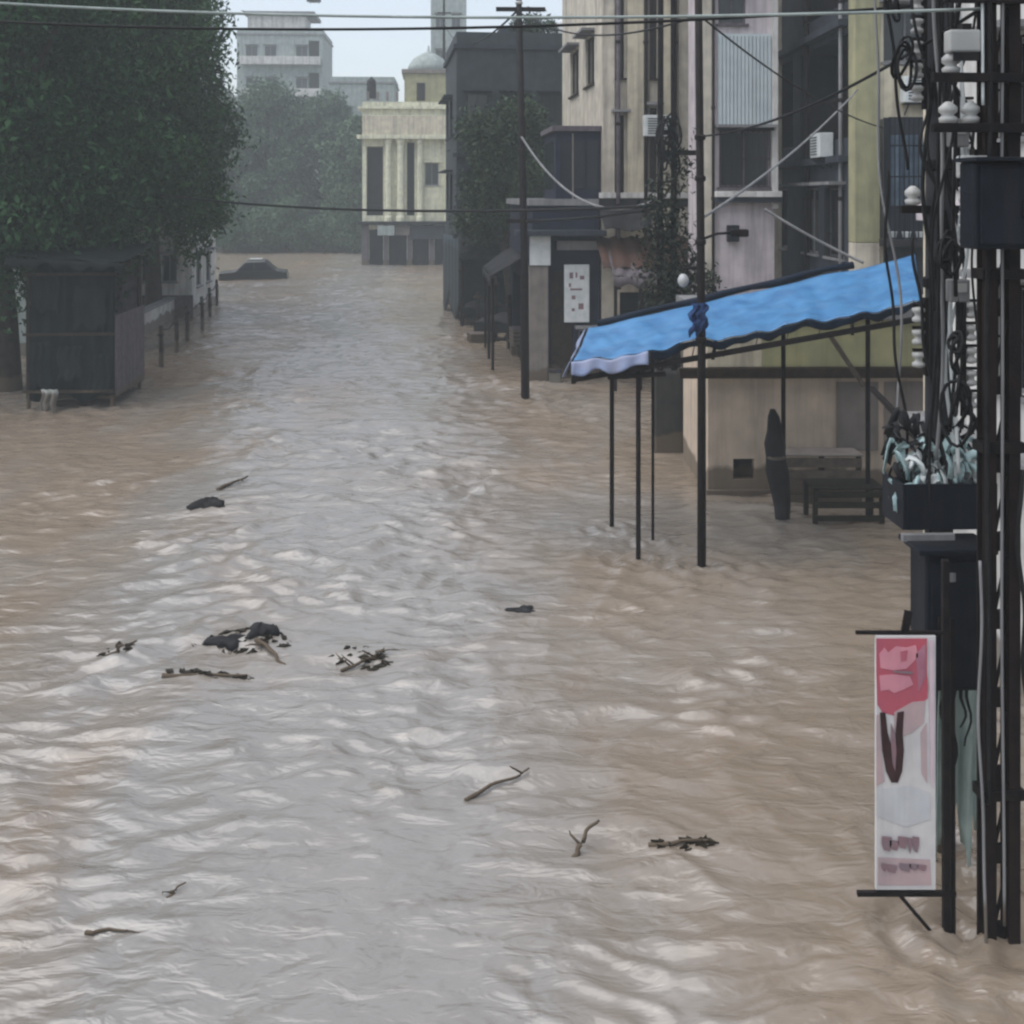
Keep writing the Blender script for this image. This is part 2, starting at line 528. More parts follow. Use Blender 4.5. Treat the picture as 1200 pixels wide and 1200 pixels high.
    n5.inputs['Scale'].default_value, n5.inputs['Detail'].default_value = 1, 4
    r5 = N('ShaderNodeMapRange')
    r5.inputs['From Min'].default_value, r5.inputs['From Max'].default_value = .36, .64
    r5.inputs['To Min'].default_value, r5.inputs['To Max'].default_value = .45, 1
    L(n5.outputs['Fac'], r5.inputs['Value'])
    L(r5.outputs['Result'], bp.inputs['Strength'])
    L(n2.outputs['Fac'], bp.inputs['Height'])
    L(bp.outputs[0], bs.inputs['Normal'])
    me.materials.append(m)
    o = bpy.data.objects.new('flood_water', me)
    C.objects.link(o)
    tag(o, 'muddy brown grey floodwater racing down the whole street', 'water', kind='structure')


make_water()
g = MB()
g.box(-430, 430, -70, 430, -1.9, -1.5)
tag(g.build('ground', surf('mud_bed', (.16, .12, .085), mud=False)), 'mud covered street bed beneath the floodwater', 'ground', kind='structure')


# ------------------------------------------------------------------ buildings
def building(name, label, cat, x, y, w, d, h, rz, wall, op=None, frame=None, roofmat=None, parapet=.5, z0=-1.5, reveal=.16, group=None, slab_over=.12):
    """op: {'S': [(u0,u1,z0,z1,kind)], 'W': [...], 'E': [...]}; S looks at the camera, W and E at the sides"""
    root = thing(name, label, cat, (x, y, 0), rz, group)
    op = op or {}
    frame = frame or M['grey']
    mp = {'S': lambda u, z, k: (u, k, z), 'W': lambda u, z, k: (k, d - u, z), 'E': lambda u, z, k: (w - k, u, z)}
    width = {'S': w, 'W': d, 'E': d}
    b = MB()
    for face in ('S', 'W', 'E'):
        T, W = mp[face], width[face]
        ops = op.get(face, [])
        us = sorted({0, W} | {o[0] for o in ops} | {o[1] for o in ops})
        zs = sorted({z0, h} | {o[2] for o in ops} | {o[3] for o in ops})
        inside = lambda u, z: any(o[0] < u < o[1] and o[2] < z < o[3] for o in ops)
        for i in range(len(us) - 1):
            for j in range(len(zs) - 1):
                if not inside((us[i] + us[i + 1]) / 2, (zs[j] + zs[j + 1]) / 2):
                    b.add([T(us[i], zs[j], 0), T(us[i + 1], zs[j], 0), T(us[i + 1], zs[j + 1], 0), T(us[i], zs[j + 1], 0)], [(0, 1, 2, 3)])
        for (u0, u1, a0, a1, kind) in ops:
            r = .9 if kind == 'loggia' else reveal
            ring0 = [T(u0, a0, 0), T(u1, a0, 0), T(u1, a1, 0), T(u0, a1, 0)]
            ring1 = [T(u0, a0, r), T(u1, a0, r), T(u1, a1, r), T(u0, a1, r)]
            b.add(ring0 + ring1, [(0, 1, 5, 4), (1, 2, 6, 5), (2, 3, 7, 6), (3, 0, 4, 7), (4, 5, 6, 7)])
    b.add([(0, d, z0), (w, d, z0), (w, d, h), (0, d, h)], [(0, 1, 2, 3)])
    b.build('wall', wall, root)
    s = slab_over
    rf = MB().box(-s, w + s, -s, d + s, h + .002, h + .18).build('roof', roofmat or M['grey'], root)
    if parapet:
        p = MB()
        t = .12
        p.box(0, w, 0, t, h + .182, h + .18 + parapet).box(0, w, d - t, d, h + .182, h + .18 + parapet)
        p.box(0, t, t, d - t, h + .182, h + .18 + parapet).box(w - t, w, t, d - t, h + .182, h + .18 + parapet)
        p.build('parapet', wall, rf)
    for face, ops in op.items():
        T = mp[face]

        def bx(m, u0, u1, a0, a1, k0, k1, mi=0):
            pts = [T(u0, a0, k0), T(u1, a0, k0), T(u1, a0, k1), T(u0, a0, k1), T(u0, a1, k0), T(u1, a1, k0), T(u1, a1, k1), T(u0, a1, k1)]
            m.hexa(pts, mi)
        for (u0, u1, a0, a1, kind) in ops:
            k = reveal
            if kind in ('window', 'grille', 'barred'):
                f = MB()
                e = .05
                bx(f, u0, u1, a0, a0 + e, k - .09, k - .02)
                bx(f, u0, u1, a1 - e, a1, k - .09, k - .02)
                bx(f, u0, u0 + e, a0 + e, a1 - e, k - .09, k - .02)
                bx(f, u1 - e, u1, a0 + e, a1 - e, k - .09, k - .02)
                um = (u0 + u1) / 2
                bx(f, um - .02, um + .02, a0 + e, a1 - e, k - .088, k - .022)
                fr = f.build('window', frame, root)
                pn = MB()
                bx(pn, u0 + e, um - .02, a0 + e, a1 - e, k - .06, k - .045)
                bx(pn, um + .02, u1 - e, a0 + e, a1 - e, k - .06, k - .045)
                pn.build('pane', M['glass'], fr)
                sl = MB()
                bx(sl, u0 - .06, u1 + .06, a0 - .06, a0 - .003, -.08, k - .003)
                sl.build('sill', frame, fr)
                if kind == 'barred':
                    gr = MB()
                    n = max(3, int((u1 - u0) / .13))
                    for i in range(n + 1):
                        u = u0 + (u1 - u0) * i / n
                        bx(gr, u - .01, u + .01, a0, a1, -.05, -.03)
                    for z in np.linspace(a0, a1, max(3, int((a1 - a0) / .4))):
                        bx(gr, u0 - .01, u1 + .01, z - .012, z + .012, -.03, -.012)
                    gr.build('grille', M['iron'], fr)
                if kind == 'window' or kind == 'barred':
                    sh = MB()
                    bx(sh, u0 - .12, u1 + .12, a1 + .06, a1 + .13, -.38, -.001)
                    sh.build('sunshade', roofmat or M['grey'], fr)
            elif kind in ('shutter', 'teal_shutter'):
                m = MB()
                n = int((a1 - a0) / .09)
                for i in range(n):
                    za, zb = a0 + (a1 - a0) * i / n, a0 + (a1 - a0) * (i + 1) / n
                    bx(m, u0 + .002, u1 - .002, za + .004, zb - .012, k - .07, k - .03)
                bx(m, u0 + .002, u1 - .002, a0, a1, k - .028, k - .004)
                m.build('shutter', M['tealtarp'] if kind == 'teal_shutter' else M['box'], root)
            elif kind == 'door':
                m = MB()
                bx(m, u0 + .02, u1 - .02, a0, a1 - .02, k - .07, k - .01)
                dr = m.build('door', M['wood'], root)
                hb = MB()
                bx(hb, u1 - .14, u1 - .1, a0 + 1.0, a0 + 1.14, k - .12, k - .072)
                hb.build('handle', M['iron'], dr)
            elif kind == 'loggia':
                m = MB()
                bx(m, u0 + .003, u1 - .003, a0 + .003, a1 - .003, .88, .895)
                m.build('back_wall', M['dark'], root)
                rl = MB()
                n = max(3, int((u1 - u0) / .14))
                for i in range(n + 1):
                    u = u0 + .02 + (u1 - u0 - .04) * i / n
                    bx(rl, u - .01, u + .01, a0 + .003, a0 + .9, .04, .06)
                bx(rl, u0 + .003, u1 - .003, a0 + .9, a0 + .95, .03, .07)
                rl.build('railing', M['iron'], root)
    return root


def part_box(root, name, mat, x0, x1, y0, y1, z0, z1, bevel=0):
    return MB().box(x0, x1, y0, y1, z0, z1).build(name, mat, root, bevel)


ST = R(6.9)      # direction of the street

# --- pale near building on the right, street face seen edge on behind the two poles
b = building('street_building', 'pale cream building with barred windows behind the dark steel pole', 'building', 5.86, 5.0, 5, 8.0, 9.6, ST, M['white'],
             {'W': [(1.3, 2.0, 5.6, 6.6, 'barred'), (1.3, 2.0, 3.0, 4.1, 'barred'),
                    (2.4, 3.3, -.6, 2.1, 'shutter'), (3.8, 5.6, -.6, 2.1, 'shutter'), (3.4, 4.8, 3.0, 4.4, 'barred'), (3.4, 4.8, 5.6, 6.8, 'barred')],
              })
part_box(b, 'ledge', M['grey'], -.45, -.003, 0, 8.0, 2.35, 2.5, .01)
part_box(b, 'cornice', M['pink'], -.2, -.003, 0, 8.0, 4.72, 4.95, .01)
part_box(b, 'corner_pilaster', M['cream'], -.08, .22, 7.8, 8.06, -1.4, 9.5, .01)
for i, (yy, z) in enumerate(((7.3, 4.95), (6.6, 4.95), (5.9, 4.95))):
    part_box(b, 'vent_block', M['dark'], -.06, -.003, yy, yy + .25, z + .12, z + .34)

# --- low tan shop under the blue awning
lo = building('shop_room', 'low tan rendered shop under the blue awning with olive upper band', 'shop', 3.27, 18.5, 4.6, 2.4, 2.95, R(1), M['tan'],
              {'S': [(.42, .78, .28, .62, 'vent')]}, parapet=0, reveal=.25)
part_box(lo, 'upper_band', M['olive'], .9, 4.55, -.03, -.003, 2.16, 2.93)
part_box(lo, 'beam', M['wood'], -.5, 4.6, -.14, -.033, 1.98, 2.155, .01)
part_box(lo, 'upper_band', M['cream'], -.02, .895, -.03, -.003, 2.16, 2.93)
part_box(lo, 'plinth', M['browngrey'], -.04, 4.6, -.1, -.003, -1.2, .12, .01)
part_box(lo, 'vent', M['dark'], .42, .78, .2, .24, .28, .62)
for i in range(3):
    part_box(lo, 'wall_panel', M['browngrey'], 2.15 + i * .8, 2.85 + i * .8, -.022, -.003, .75, 1.9)

# --- narrow white and pink building
n1 = building('narrow_building', 'narrow pale pink building with ribbed white panel on its upper storey', 'building', 4.60, 27, 1.80, 1.6, 13, R(2), M['pink'],
              {'S': [(.45, 1.68, 5.22, 6.6, 'barred'), (.42, 1.1, 9.2, 10.2, 'window'), (.5, 1.3, .2, 2.6, 'door')]}, frame=M['mauve'])
m = MB()
for i in range(14):
    u = .42 + i * .092
    m.box(u, u + .07, -.11, -.06, 6.72, 8.9)
m.box(.40, 1.72, -.058, -.003, 6.68, 8.95)
m.build('ribbed_panel', M['sheetwhite'], n1)
part_box(n1, 'corner_pilaster', M['beige'], -.05, .32, -.06, .2, -1.4, 12.9, .01)
part_box(n1, 'corner_pilaster', M['white'], 1.72, 1.86, -.14, -.003, 4.7, 12.9, .01)
part_box(n1, 'ledge', M['white'], .3, 1.9, -.36, -.003, 4.98, 5.12, .01)
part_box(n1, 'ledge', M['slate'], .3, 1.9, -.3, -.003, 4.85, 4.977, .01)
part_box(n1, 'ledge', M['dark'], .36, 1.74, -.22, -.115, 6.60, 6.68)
part_box(n1, 'wall_box', M['box'], .62, .9, -.2, -.003, 3.9, 4.3, .02)

# --- corner building: dark slate side, yellow corner pillar, cream front with a caged balcony
cb = building('corner_building', 'corner building with dark slate side wall and yellow corner pillar', 'building', 7.40, 24, 6, 9, 13.5, R(0), M['slate'],
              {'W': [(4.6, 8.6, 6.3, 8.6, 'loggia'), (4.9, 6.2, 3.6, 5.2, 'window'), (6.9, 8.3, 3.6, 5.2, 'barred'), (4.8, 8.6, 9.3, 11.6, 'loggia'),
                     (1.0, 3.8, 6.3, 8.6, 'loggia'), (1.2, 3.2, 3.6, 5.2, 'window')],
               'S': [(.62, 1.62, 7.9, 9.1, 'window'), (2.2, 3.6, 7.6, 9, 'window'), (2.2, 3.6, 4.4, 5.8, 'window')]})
part_box(cb, 'front_render', M['cream'], .53, .617, -.05, -.003, -1.4, 13.4)
part_box(cb, 'front_render', M['cream'], .622, 6, -.05, -.003, 6.70, 7.82)
part_box(cb, 'front_render', M['lemon'], 1.74, 6, -.05, -.003, -1.4, 4.2)
part_box(cb, 'front_render', M['cream'], 1.70, 2.1, -.05, -.003, 7.84, 13.4)
part_box(cb, 'corner_pillar', M['yellow'], -.03, .52, -.14, .32, 4.0, 13.45, .02)
part_box(cb, 'corner_pillar', M['beige'], -.028, .518, -.138, .318, -1.4, 3.997, .02)
for z in (5.75, 8.75, 11.7):
    part_box(cb, 'string_course', M['slate'], -.22, -.003, .4, 8.9, z, z + .16, .01)
cage = MB()
for i in range(12):
    u = .56 + i * .1
    cage.box(u, u + .022, -.62, -.60, 4.1, 6.66)
    if i < 6:
        cage.box(.54, .56, -.60 + i * .1, -.58 + i * .1, 4.1, 6.66)
for z in (4.1, 4.75, 5.4, 6.05, 6.64):
    cage.box(.54, 1.7, -.625, -.605, z, z + .03)
cg = cage.build('balcony_cage', M['box'], cb)
part_box(cb, 'balcony_slab', M['dark'], .5, 1.76, -.68, -.055, 3.93, 4.09, .01)
part_box(cb, 'balcony_backing', M['slate'], .625, 1.7, -.06, -.004, 4.095, 6.68)
sh = MB()
sh.sheet(lambda u, v: (.62 + u * .75, -.45 + .05 * math.sin(u * 19) + .03 * math.sin(v * 7), 6.3 - v * 1.5), 24, 6, .012)
tag(sh.build('hanging_cloth', surf('faded_blue_cloth', (.12, .17, .22), (.08, .12, .17), scale=5, mud=False)), 'faded blue grey cloth hung inside the caged balcony', 'cloth')
bpy.data.objects['hanging_cloth'].location = (7.4, 24, 0)
pot = MB()
pot.lathe([(.05, 0), (.075, .02), (.09, .13), (.1, .135), (.1, .16), (.085, .16), (.08, .14)], 14)
p0 = pot.build('flower_pot', M['whiteplastic'], smooth=False)
tag(p0, 'small white pot standing on the black ledge of the caged balcony', 'pot', 'white pots on the balcony ledge')
p0.location = (7.4 + .66, 24 - .5, 4.092)
for i in range(1, 4):
    q = p0.copy()
    C.objects.link(q)
    q.location = (7.4 + .66 + i * .29, 24 - .52, 4.092)

# --- cream building with tall pilasters
pb = building('pilaster_building', 'tall cream building with narrow vertical pilasters and dark bay window', 'building', 2.42, 30, 5, 8, 14.5, R(5), M['beige'],
              {'S': [(.38, .62, 8.2, 12, 'window'), (.36, .62, 5.1, 7.2, 'window'), (1.30, 1.52, 5.1, 7.4, 'window'), (1.30, 1.52, 8.2, 12, 'window'), (.5, 2.2, -.6, 2.4, 'shutter'), (2.6, 4.4, 5, 6.6, 'window')],
               'W': [(5.2, 6.8, 8.2, 9.6, 'window'), (2, 3.8, 8.2, 9.6, 'window')]}, frame=M['wood'])
for (u, w_, mt) in ((0.0, .34, 'beige'), (.68, .5, 'cream'), (1.22, .07, 'browngrey'), (1.56, .42, 'cream'), (2.1, .3, 'beige')):
    part_box(pb, 'pilaster', M[mt], u, u + w_, -.16, -.003, 3.15, 14.4, .015)
part_box(pb, 'string_course', M['white'], -.1, 2.6, -.24, -.163, 4.95, 5.1, .01)
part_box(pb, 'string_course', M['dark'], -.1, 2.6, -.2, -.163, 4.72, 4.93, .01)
bay = part_box(pb, 'bay_window', M['navy'], -1.25, -.003, .05, 2.6, 4.7, 6.75, .01)
for yy in (.5, 1.2, 1.9):
    part_box(bay, 'pane', M['glass'], -1.27, -1.253, yy, yy + .55, 5.2, 6.5)
for xx in (-1.12, -.75, -.38):
    part_box(bay, 'pane', M['glass'], xx, xx + .3, .03, .047, 5.2, 6.5)
part_box(bay, 'mullion', M['browngrey'], -.80, -.76, .0, .028, 4.75, 6.7)
part_box(pb, 'bay_roof', M['mauve'], -1.35, -.003, -.06, 2.7, 6.753, 6.9, .01)
cn = MB()
cn.sheet(lambda u, v: (-.2 + u * 2.8, -.18 - v * 1.3, 3.9 - v * .75 + .03 * math.sin(u * 40)), 60, 3, .02)
cn.build('canopy', M['rust'], pb)
cn = MB()
cn.sheet(lambda u, v: (-.1 + u * 1.3, -.2 - v * .9, 4.68 - v * .55 + .04 * math.sin(u * 9)), 20, 4, .015)
cn.build('cloth_canopy', M['darkcloth'], pb)

# --- low dark shop on the pavement beside the thin pole
sb = building('pavement_shop', 'low dark navy shopfront beside the thin pole with pale pillar', 'shop', .55, 29.8, 1.82, 7, 4.75, R(5), M['navy'],
              {'S': [(.5, 1.1, -.8, 3.0, 'door'), (1.25, 1.7, .6, 1.4, 'window')], 'W': [(4.2, 6.4, -.6, 2.6, 'loggia'), (1, 3.6, -.6, 2.6, 'loggia')]}, parapet=.0)
part_box(sb, 'pillar', M['browngrey'], -.12, .40, -.25, .25, -1.4, 3.15, .02)
part_box(sb, 'canopy', M['slate'], -.5, 1.9, -.7, -.003, 3.95, 4.1, .01)
part_box(sb, 'fascia', M['grey'], .65, 1.85, -.08, -.003, 3.55, 3.8, .01)
sg = thing('shop_sign', 'plain white square signboard above the pale pillar of the dark shop', 'sign', (.47, 29.48, 3.16), R(5))
part_box(sg, 'board', M['whiteplastic'], 0, .56, 0, .05, .0, .78, .008)
part_box(sg, 'frame', M['iron'], -.02, .58, .053, .08, -.02, .8)
vs = thing('banner_sign', 'tall white banner sign with faint dark lettering on the dark shop', 'sign', (1.40, 29.70, 1.62), R(5))
part_box(vs, 'board', M['whiteplastic'], 0, .68, 0, .05, 0, 1.55, .008)
mk = MB()
for (u, z, w_, h_) in ((.14, 1.18, .1, .16), (.3, 1.2, .05, .14), (.42, 1.15, .12, .1), (.16, .86, .32, .05), (.2, .62, .1, .1), (.38, .35, .14, .16), (.2, .3, .08, .08), (.12, .95, .06, .1)):
    mk.box(u, u + w_, -.006, -.002, z, z + h_)
mk.build('faint_marks', M['postergrey'], vs)
part_box(vs, 'frame', M['iron'], -.02, .7, .053, .08, -.02, 1.57)

# --- dark teal block further up
dk = building('dark_block', 'three storey dark teal building behind the roadside tree', 'building', -2.25, 45, 5.1, 7, 11.0, R(7), M['teal'],
              {'S': [(.4, 1.3, 7.6, 9.2, 'window'), (1.8, 2.9, 7.6, 9.2, 'window'), (3.4, 4.5, 7.6, 9.2, 'window'), (.4, 1.3, 4.4, 6, 'window'), (1.8, 2.9, 4.4, 6, 'window'),
                     (3.4, 4.5, 4.4, 6, 'window'), (.4, 2.2, -.6, 2.5, 'teal_shutter'), (2.6, 4.4, -.6, 2.5, 'teal_shutter')],
               'W': [(.6, 2, 7.6, 9.2, 'window'), (3, 4.6, 7.6, 9.2, 'window'), (.6, 2, 4.4, 6, 'window'), (3, 4.6, 4.4, 6, 'window'), (1, 5.5, -.6, 2.6, 'teal_shutter')]},
              frame=M['slate'], roofmat=M['slate'])
part_box(dk, 'string_course', M['slate'], -.15, 5.2, -.15, -.003, 6.6, 6.75, .01)
part_box(dk, 'string_course', M['slate'], -.15, 5.2, -.15, -.003, 3.3, 3.5, .01)
part_box(dk, 'stair_head', M['slate'], 2.0, 3.7, 2.2, 4.5, 11.185, 12.2, .02)


def tank(name, label, loc, r, h, mat, cat='tank'):
    t = thing(name, label, cat, loc)
    prof = [(r * .96, .12)]
    for i in range(6):
        z = .12 + h * .8 * i / 6
        prof += [(r, z + .02), (r * .96, z + h * .8 / 6 - .02)]
    prof += [(r * .9, h * .86 + .12), (r * .45, h + .1), (r * .25, h + .12)]
    MB().lathe(prof, 20).build('barrel', mat, t)
    MB().lathe([(r * .3, h + .11), (r * .3, h + .2), (r * .05, h + .22)], 14).build('lid', mat, t)
    st = MB()
    for sx in (-1, 1):
        for sy in (-1, 1):
            st.box(sx * r * .6 - .05, sx * r * .6 + .05, sy * r * .6 - .05, sy * r * .6 + .05, 0, .118)
    st.build('stand', M['grey'], t)
    return t


tank('water_tank', 'white plastic water tank on the roof of the dark teal building', (2.2, 46.2, 11.19), .48, 1.05, M['whiteplastic'])
tank('water_tank', 'black plastic water tank on the roof edge of the hazy far block', (-21.7, 121.5, 26.2), .8, 2.4, M['black'])
tank('water_tank', 'small black tank on the left end of the yellow building roof', (-10.25, 80.9, 12.0), .35, 1.5, M['black'])

# --- yellow old building at the bend
yb = building('yellow_building', 'pale lemon two tier building with tall columns at the bend', 'building', -10.8, 80, 6.7, 8, 11.3, R(4), M['lemon'],
              {'S': [(.3, 1.5, 3.6, 8.6, 'loggia'), (3.2, 3.75, 3.6, 8.9, 'loggia'), (.5, 1.5, -.5, 2.6, 'shutter'), (1.9, 3.2, -.5, 2.6, 'shutter'), (3.6, 4.8, -.5, 2.6, 'shutter'), (5.2, 6.3, -.5, 2.6, 'shutter'), (4.5, 5.5, 5.8, 7.4, 'window')]},
              roofmat=M['lemon'], parapet=.35, slab_over=.3)
for (u, w_) in ((1.62, .5), (2.45, .6), (3.9, .5), (5.9, .6)):
    cl = MB()
    cl.lathe([(w_ * .55, 3.2), (w_ * .55, 3.5), (w_ * .42, 3.6), (w_ * .38, 8.7), (w_ * .5, 8.85), (w_ * .55, 9.1)], 16, (u + w_ / 2, -.32, 0))
    cl.build('column', M['lemon'], yb)
part_box(yb, 'cornice', M['lemon'], -.35, 7.0, -.7, -.003, 9.12, 9.4, .02)
part_box(yb, 'frieze', M['cream'], .1, 6.6, -.5, -.003, 9.403, 10.8, .02)
for (a_, b_) in ((-.05, .47), (1.53, 1.87), (3.23, 3.57), (4.83, 5.17), (6.33, 6.75)):
    part_box(yb, 'shopfront_pier', M['mauve'], a_, b_, -.12, -.003, -1.4, 2.94, .02)
part_box(yb, 'signboard', M['browngrey'], 1.6, 3.4, -.4, -.125, 2.2, 2.9, .02)
part_box(yb, 'signboard', M['slate'], 3.5, 6.6, -.5, -.125, 1.9, 2.9, .02)
part_box(yb, 'balcony', M['dark'], -.3, 7.0, -.8, -.003, 2.95, 3.19, .02)
up = part_box(yb, 'upper_tier', M['yellow'], 3.0, 6.5, 1.0, 5.5, 11.5, 14.0, .02)
part_box(up, 'cornice', M['browngrey'], 2.8, 6.7, .8, 5.7, 14.003, 14.3, .02)
dm = MB()
dm.lathe([(1.6, 0), (1.5, .5), (1.15, 1.0), (.6, 1.35), (.12, 1.55), (.06, 2.0)], 20, (4.75, 3, 14.303))
dm.build('dome', M['palegreen'], up, smooth=True)
part_box(up, 'niche', M['dark'], 3.9, 4.5, .93, .997, 12.0, 13.3)
for i in range(4):
    part_box(yb, 'finial', M['browngrey'], .3 + i * .7, .5 + i * .7, -.1, .1, 11.9, 12.55, .03)
mast = MB()
mast.tube([(0, 0, 0), (0, 0, 6.5)], [.13, .07], 8)
mast.box(-.5, .5, -.03, .03, 4.4, 4.5)
mo = mast.build('roof_mast', M['iron'])
mo.location = (-6.2, 83.2, 14.3)
mo.location = (-5.1, 83.2, 14.3)
tag(mo, 'thin roof mast with cross arm above the yellow building', 'mast')

tw = building('tower_block', 'tall hazy grey tower behind the yellow building', 'building', -8.2, 112, 3.6, 6, 27, R(4), M['palegreen'],
              {'S': [(.5, 1.4, 22.0, 23.4, 'window'), (2.1, 3, 22, 23.4, 'window'), (.5, 1.4, 18.4, 19.8, 'window'), (2.1, 3, 18.4, 19.8, 'window')]})
rb = building('rear_house', 'pale white house top beside the grey tower', 'building', -5.0, 90, 3.4, 6, 16.6, R(4), M['white'],
              {'S': [(.5, 1.4, 13.6, 15, 'window'), (2.0, 2.9, 13.6, 15, 'window')]})

fb = building('apartment_block', 'hazy pale apartment block far off above the trees', 'building', -31.0, 125, 9.6, 10, 23.2, R(3), M['palegreen'],
              {'S': [(u, u + 1.3, z, z + 1.6, 'window') for u in (1.0, 3.1, 6.6) for z in (13.2, 16.8, 20.4)] + [(8.0, 9.2, z, z + 2.2, 'loggia') for z in (13.2, 16.8, 20.4)]})
part_box(fb, 'roof_room', M['white'], 1.0, 7.5, 1, 6, 23.4, 25.6, .03)
part_box(fb, 'roof_slab', M['grey'], .6, 8.6, .5, 7, 25.603, 26.0, .03)
for z in (16.2, 19.8):
    part_box(fb, 'balcony', M['white'], .5, 9.4, -1.0, -.003, z, z + .9, .03)

hb_ = building('hazy_house', 'grey green house beside the lemon building at the street end', 'building', -18.4, 112, 6.5, 8, 16.4, R(3), M['palegreen'],
               {'S': [(1, 2.2, 12.4, 14, 'window'), (3.4, 4.6, 12.4, 14, 'window')]})

# --- left bank buildings
l1 = building('left_house', 'pale grey green house wall at the left edge behind the trees', 'building', -22, 34, 6.9, 6, 8.8, R(4), M['palegreen'],
              {'S': [(5.3, 6.3, 5.6, 7, 'window'), (5.2, 6.4, 2.6, 4, 'window'), (3, 4.2, 2.6, 4, 'window')]})
l2 = building('white_house', 'small white house with dark windows seen through the left trees', 'building', -18.0, 45, 4.9, 6, 7.4, R(6), M['white'],
              {'S': [(2.6, 3.2, 1.5, 2.6, 'window'), (3.7, 4.3, 1.5, 2.6, 'window'), (3.3, 4.2, 3.9, 5.2, 'window'), (1, 1.8, 1.5, 2.6, 'window')], 'E': [(1, 2.2, 1.2, 2.6, 'window'), (3.4, 4.6, 1.2, 2.6, 'window')]})
part_box(l2, 'plinth', M['mauve'], -.05, 4.95, -.08, -.003, -1.4, .95, .01)

cw = thing('compound_wall', 'low teal grey compound wall closing the far end of the street', 'wall', (-27, 99, 0), R(2))
part_box(cw, 'panel', M['tealpaint'], 0, 9.6, 0, .3, -1.4, 3.4, .02)
part_box(cw, 'panel', M['mauve'], 9.61, 14, .02, .3, -1.4, 3.1, .02)
part_box(cw, 'coping', M['teal'], -.1, 14.1, -.08, .38, 3.403, 3.6, .02)
for i in range(5):
    part_box(cw, 'pier', M['teal'], .2 + i * 2.2, .55 + i * 2.2, -.14, -.003, -1.4, 3.39, .02)


# ------------------------------------------------------------------ trees
def leaves(lobes, n, size, flat=.75, seed=0, shell=.45):
    r = np.random.default_rng(seed)
    lob = np.array([l for l in lobes], float)          # cx,cy,cz,rx,ry,rz
    vol = lob[:, 3] * lob[:, 4] * lob[:, 5]
    k = r.choice(len(lob), n, p=vol / vol.sum())
    d = r.normal(size=(n, 3))
    d /= np.linalg.norm(d, axis=1)[:, None]
    rad = (shell + (1 - shell) * r.random(n) ** .6) * (1 + .16 * r.normal(size=n)) * (1 + .22 * np.sin(7 * d[:, 0] + k) * np.sin(6 * d[:, 2] + 2 * k))
    # clumped: push to twig ends
    c = lob[k, :3] + d * rad[:, None] * lob[k, 3:]
    tw = r.normal(size=(n, 3)) * .12
    c = c + tw
    a = r.normal(size=(n, 3))
    a[:, 2] -= .6
    a /= np.linalg.norm(a, axis=1)[:, None]
    up = r.normal(size=(n, 3)) * .8 + d * .6 + np.array([0, 0, .8])
    s = np.cross(a, up)
    s /= np.linalg.norm(s, axis=1)[:, None] + 1e-9
    ln = size * (.6 + .8 * r.random(n))[:, None]
    wd = ln * .42
    nrm = np.cross(s, a)
    v0, v2 = c - a * ln / 2, c + a * ln / 2
    v1, v3 = c + s * wd / 2 + nrm * ln * .12, c - s * wd / 2 + nrm * ln * .12
    v = np.stack([v0, v1, v2, v3], 1).reshape(-1, 3)
    f = np.arange(n * 4).reshape(n, 4)
    return v, f


def leafmesh(name, v, f, mat, parent):
    me = bpy.data.meshes.new(name)
    me.vertices.add(len(v))
    me.vertices.foreach_set('co', v.astype(np.float32).ravel())
    me.loops.add(len(f) * 4)
    me.loops.foreach_set('vertex_index', f.astype(np.int32).ravel())
    me.polygons.add(len(f))
    me.polygons.foreach_set('loop_start', np.arange(0, len(f) * 4, 4, dtype=np.int32))
    me.update(calc_edges=True)
    me.validate()
    me.materials.append(mat)
    o = bpy.data.objects.new(name, me)
    C.objects.link(o)
    o.parent = parent
    return o


def tree(label, x, y, h, spread, lowest, n, size, mat, seed, trunk_r=.25, nl=11, lobe=.42, group=None, drop=0, name='broadleaf_tree'):
    """tapered trunk, limbs that carry the lobes of the crown"""
    r = random.Random(seed)
    t = thing(name, label, 'tree', (x, y, 0), 0, group)
    lean = (r.uniform(-.4, .4), r.uniform(-.4, .4))
    fork = max(lowest * .8, h * .3)
    tk = MB()
    tk.tube([(0, 0, -1.6), (0, 0, 0), (lean[0] * .3, lean[1] * .3, fork * .5), (lean[0], lean[1], fork), (lean[0] * 1.3, lean[1] * 1.3, h * .8)],
            [trunk_r * 1.5, trunk_r * 1.2, trunk_r, trunk_r * .8, trunk_r * .2], 10)
    lobes = []
    for i in range(nl):
        a = i * 2.4 + r.uniform(-.4, .4)
        q = (i + .5) / nl
        rr = spread * (.25 + .6 * math.sqrt(1 - abs(2 * q - .75) ** 2 * .6)) * r.uniform(.65, 1.0)
        z = lowest + (h - lowest) * q
        c = Vector((rr * math.cos(a) * .8, rr * math.sin(a) * .8, z))
        R_ = spread * lobe * r.uniform(.8, 1.25)
        lobes.append((c.x, c.y, c.z, R_, R_, R_ * .8))
        s = Vector((lean[0] * .9, lean[1] * .9, min(fork + (z - fork) * .35, h * .75)))
        mid = s.lerp(c, .55) + Vector((0, 0, -.15))
        tk.tube([s, mid, c], [trunk_r * .4, trunk_r * .24, trunk_r * .08], 6)
        if drop and q < .45:
            lobes.append((c.x * 1.1, c.y * 1.1, c.z - drop * r.uniform(.4, 1), R_ * .55, R_ * .55, R_ * .9))
    tk.build('trunk', M['bark'], t, smooth=True)
    v, f = leaves(lobes, n, size, seed=seed)
    leafmesh('crown', v, f, mat, t)
    return t


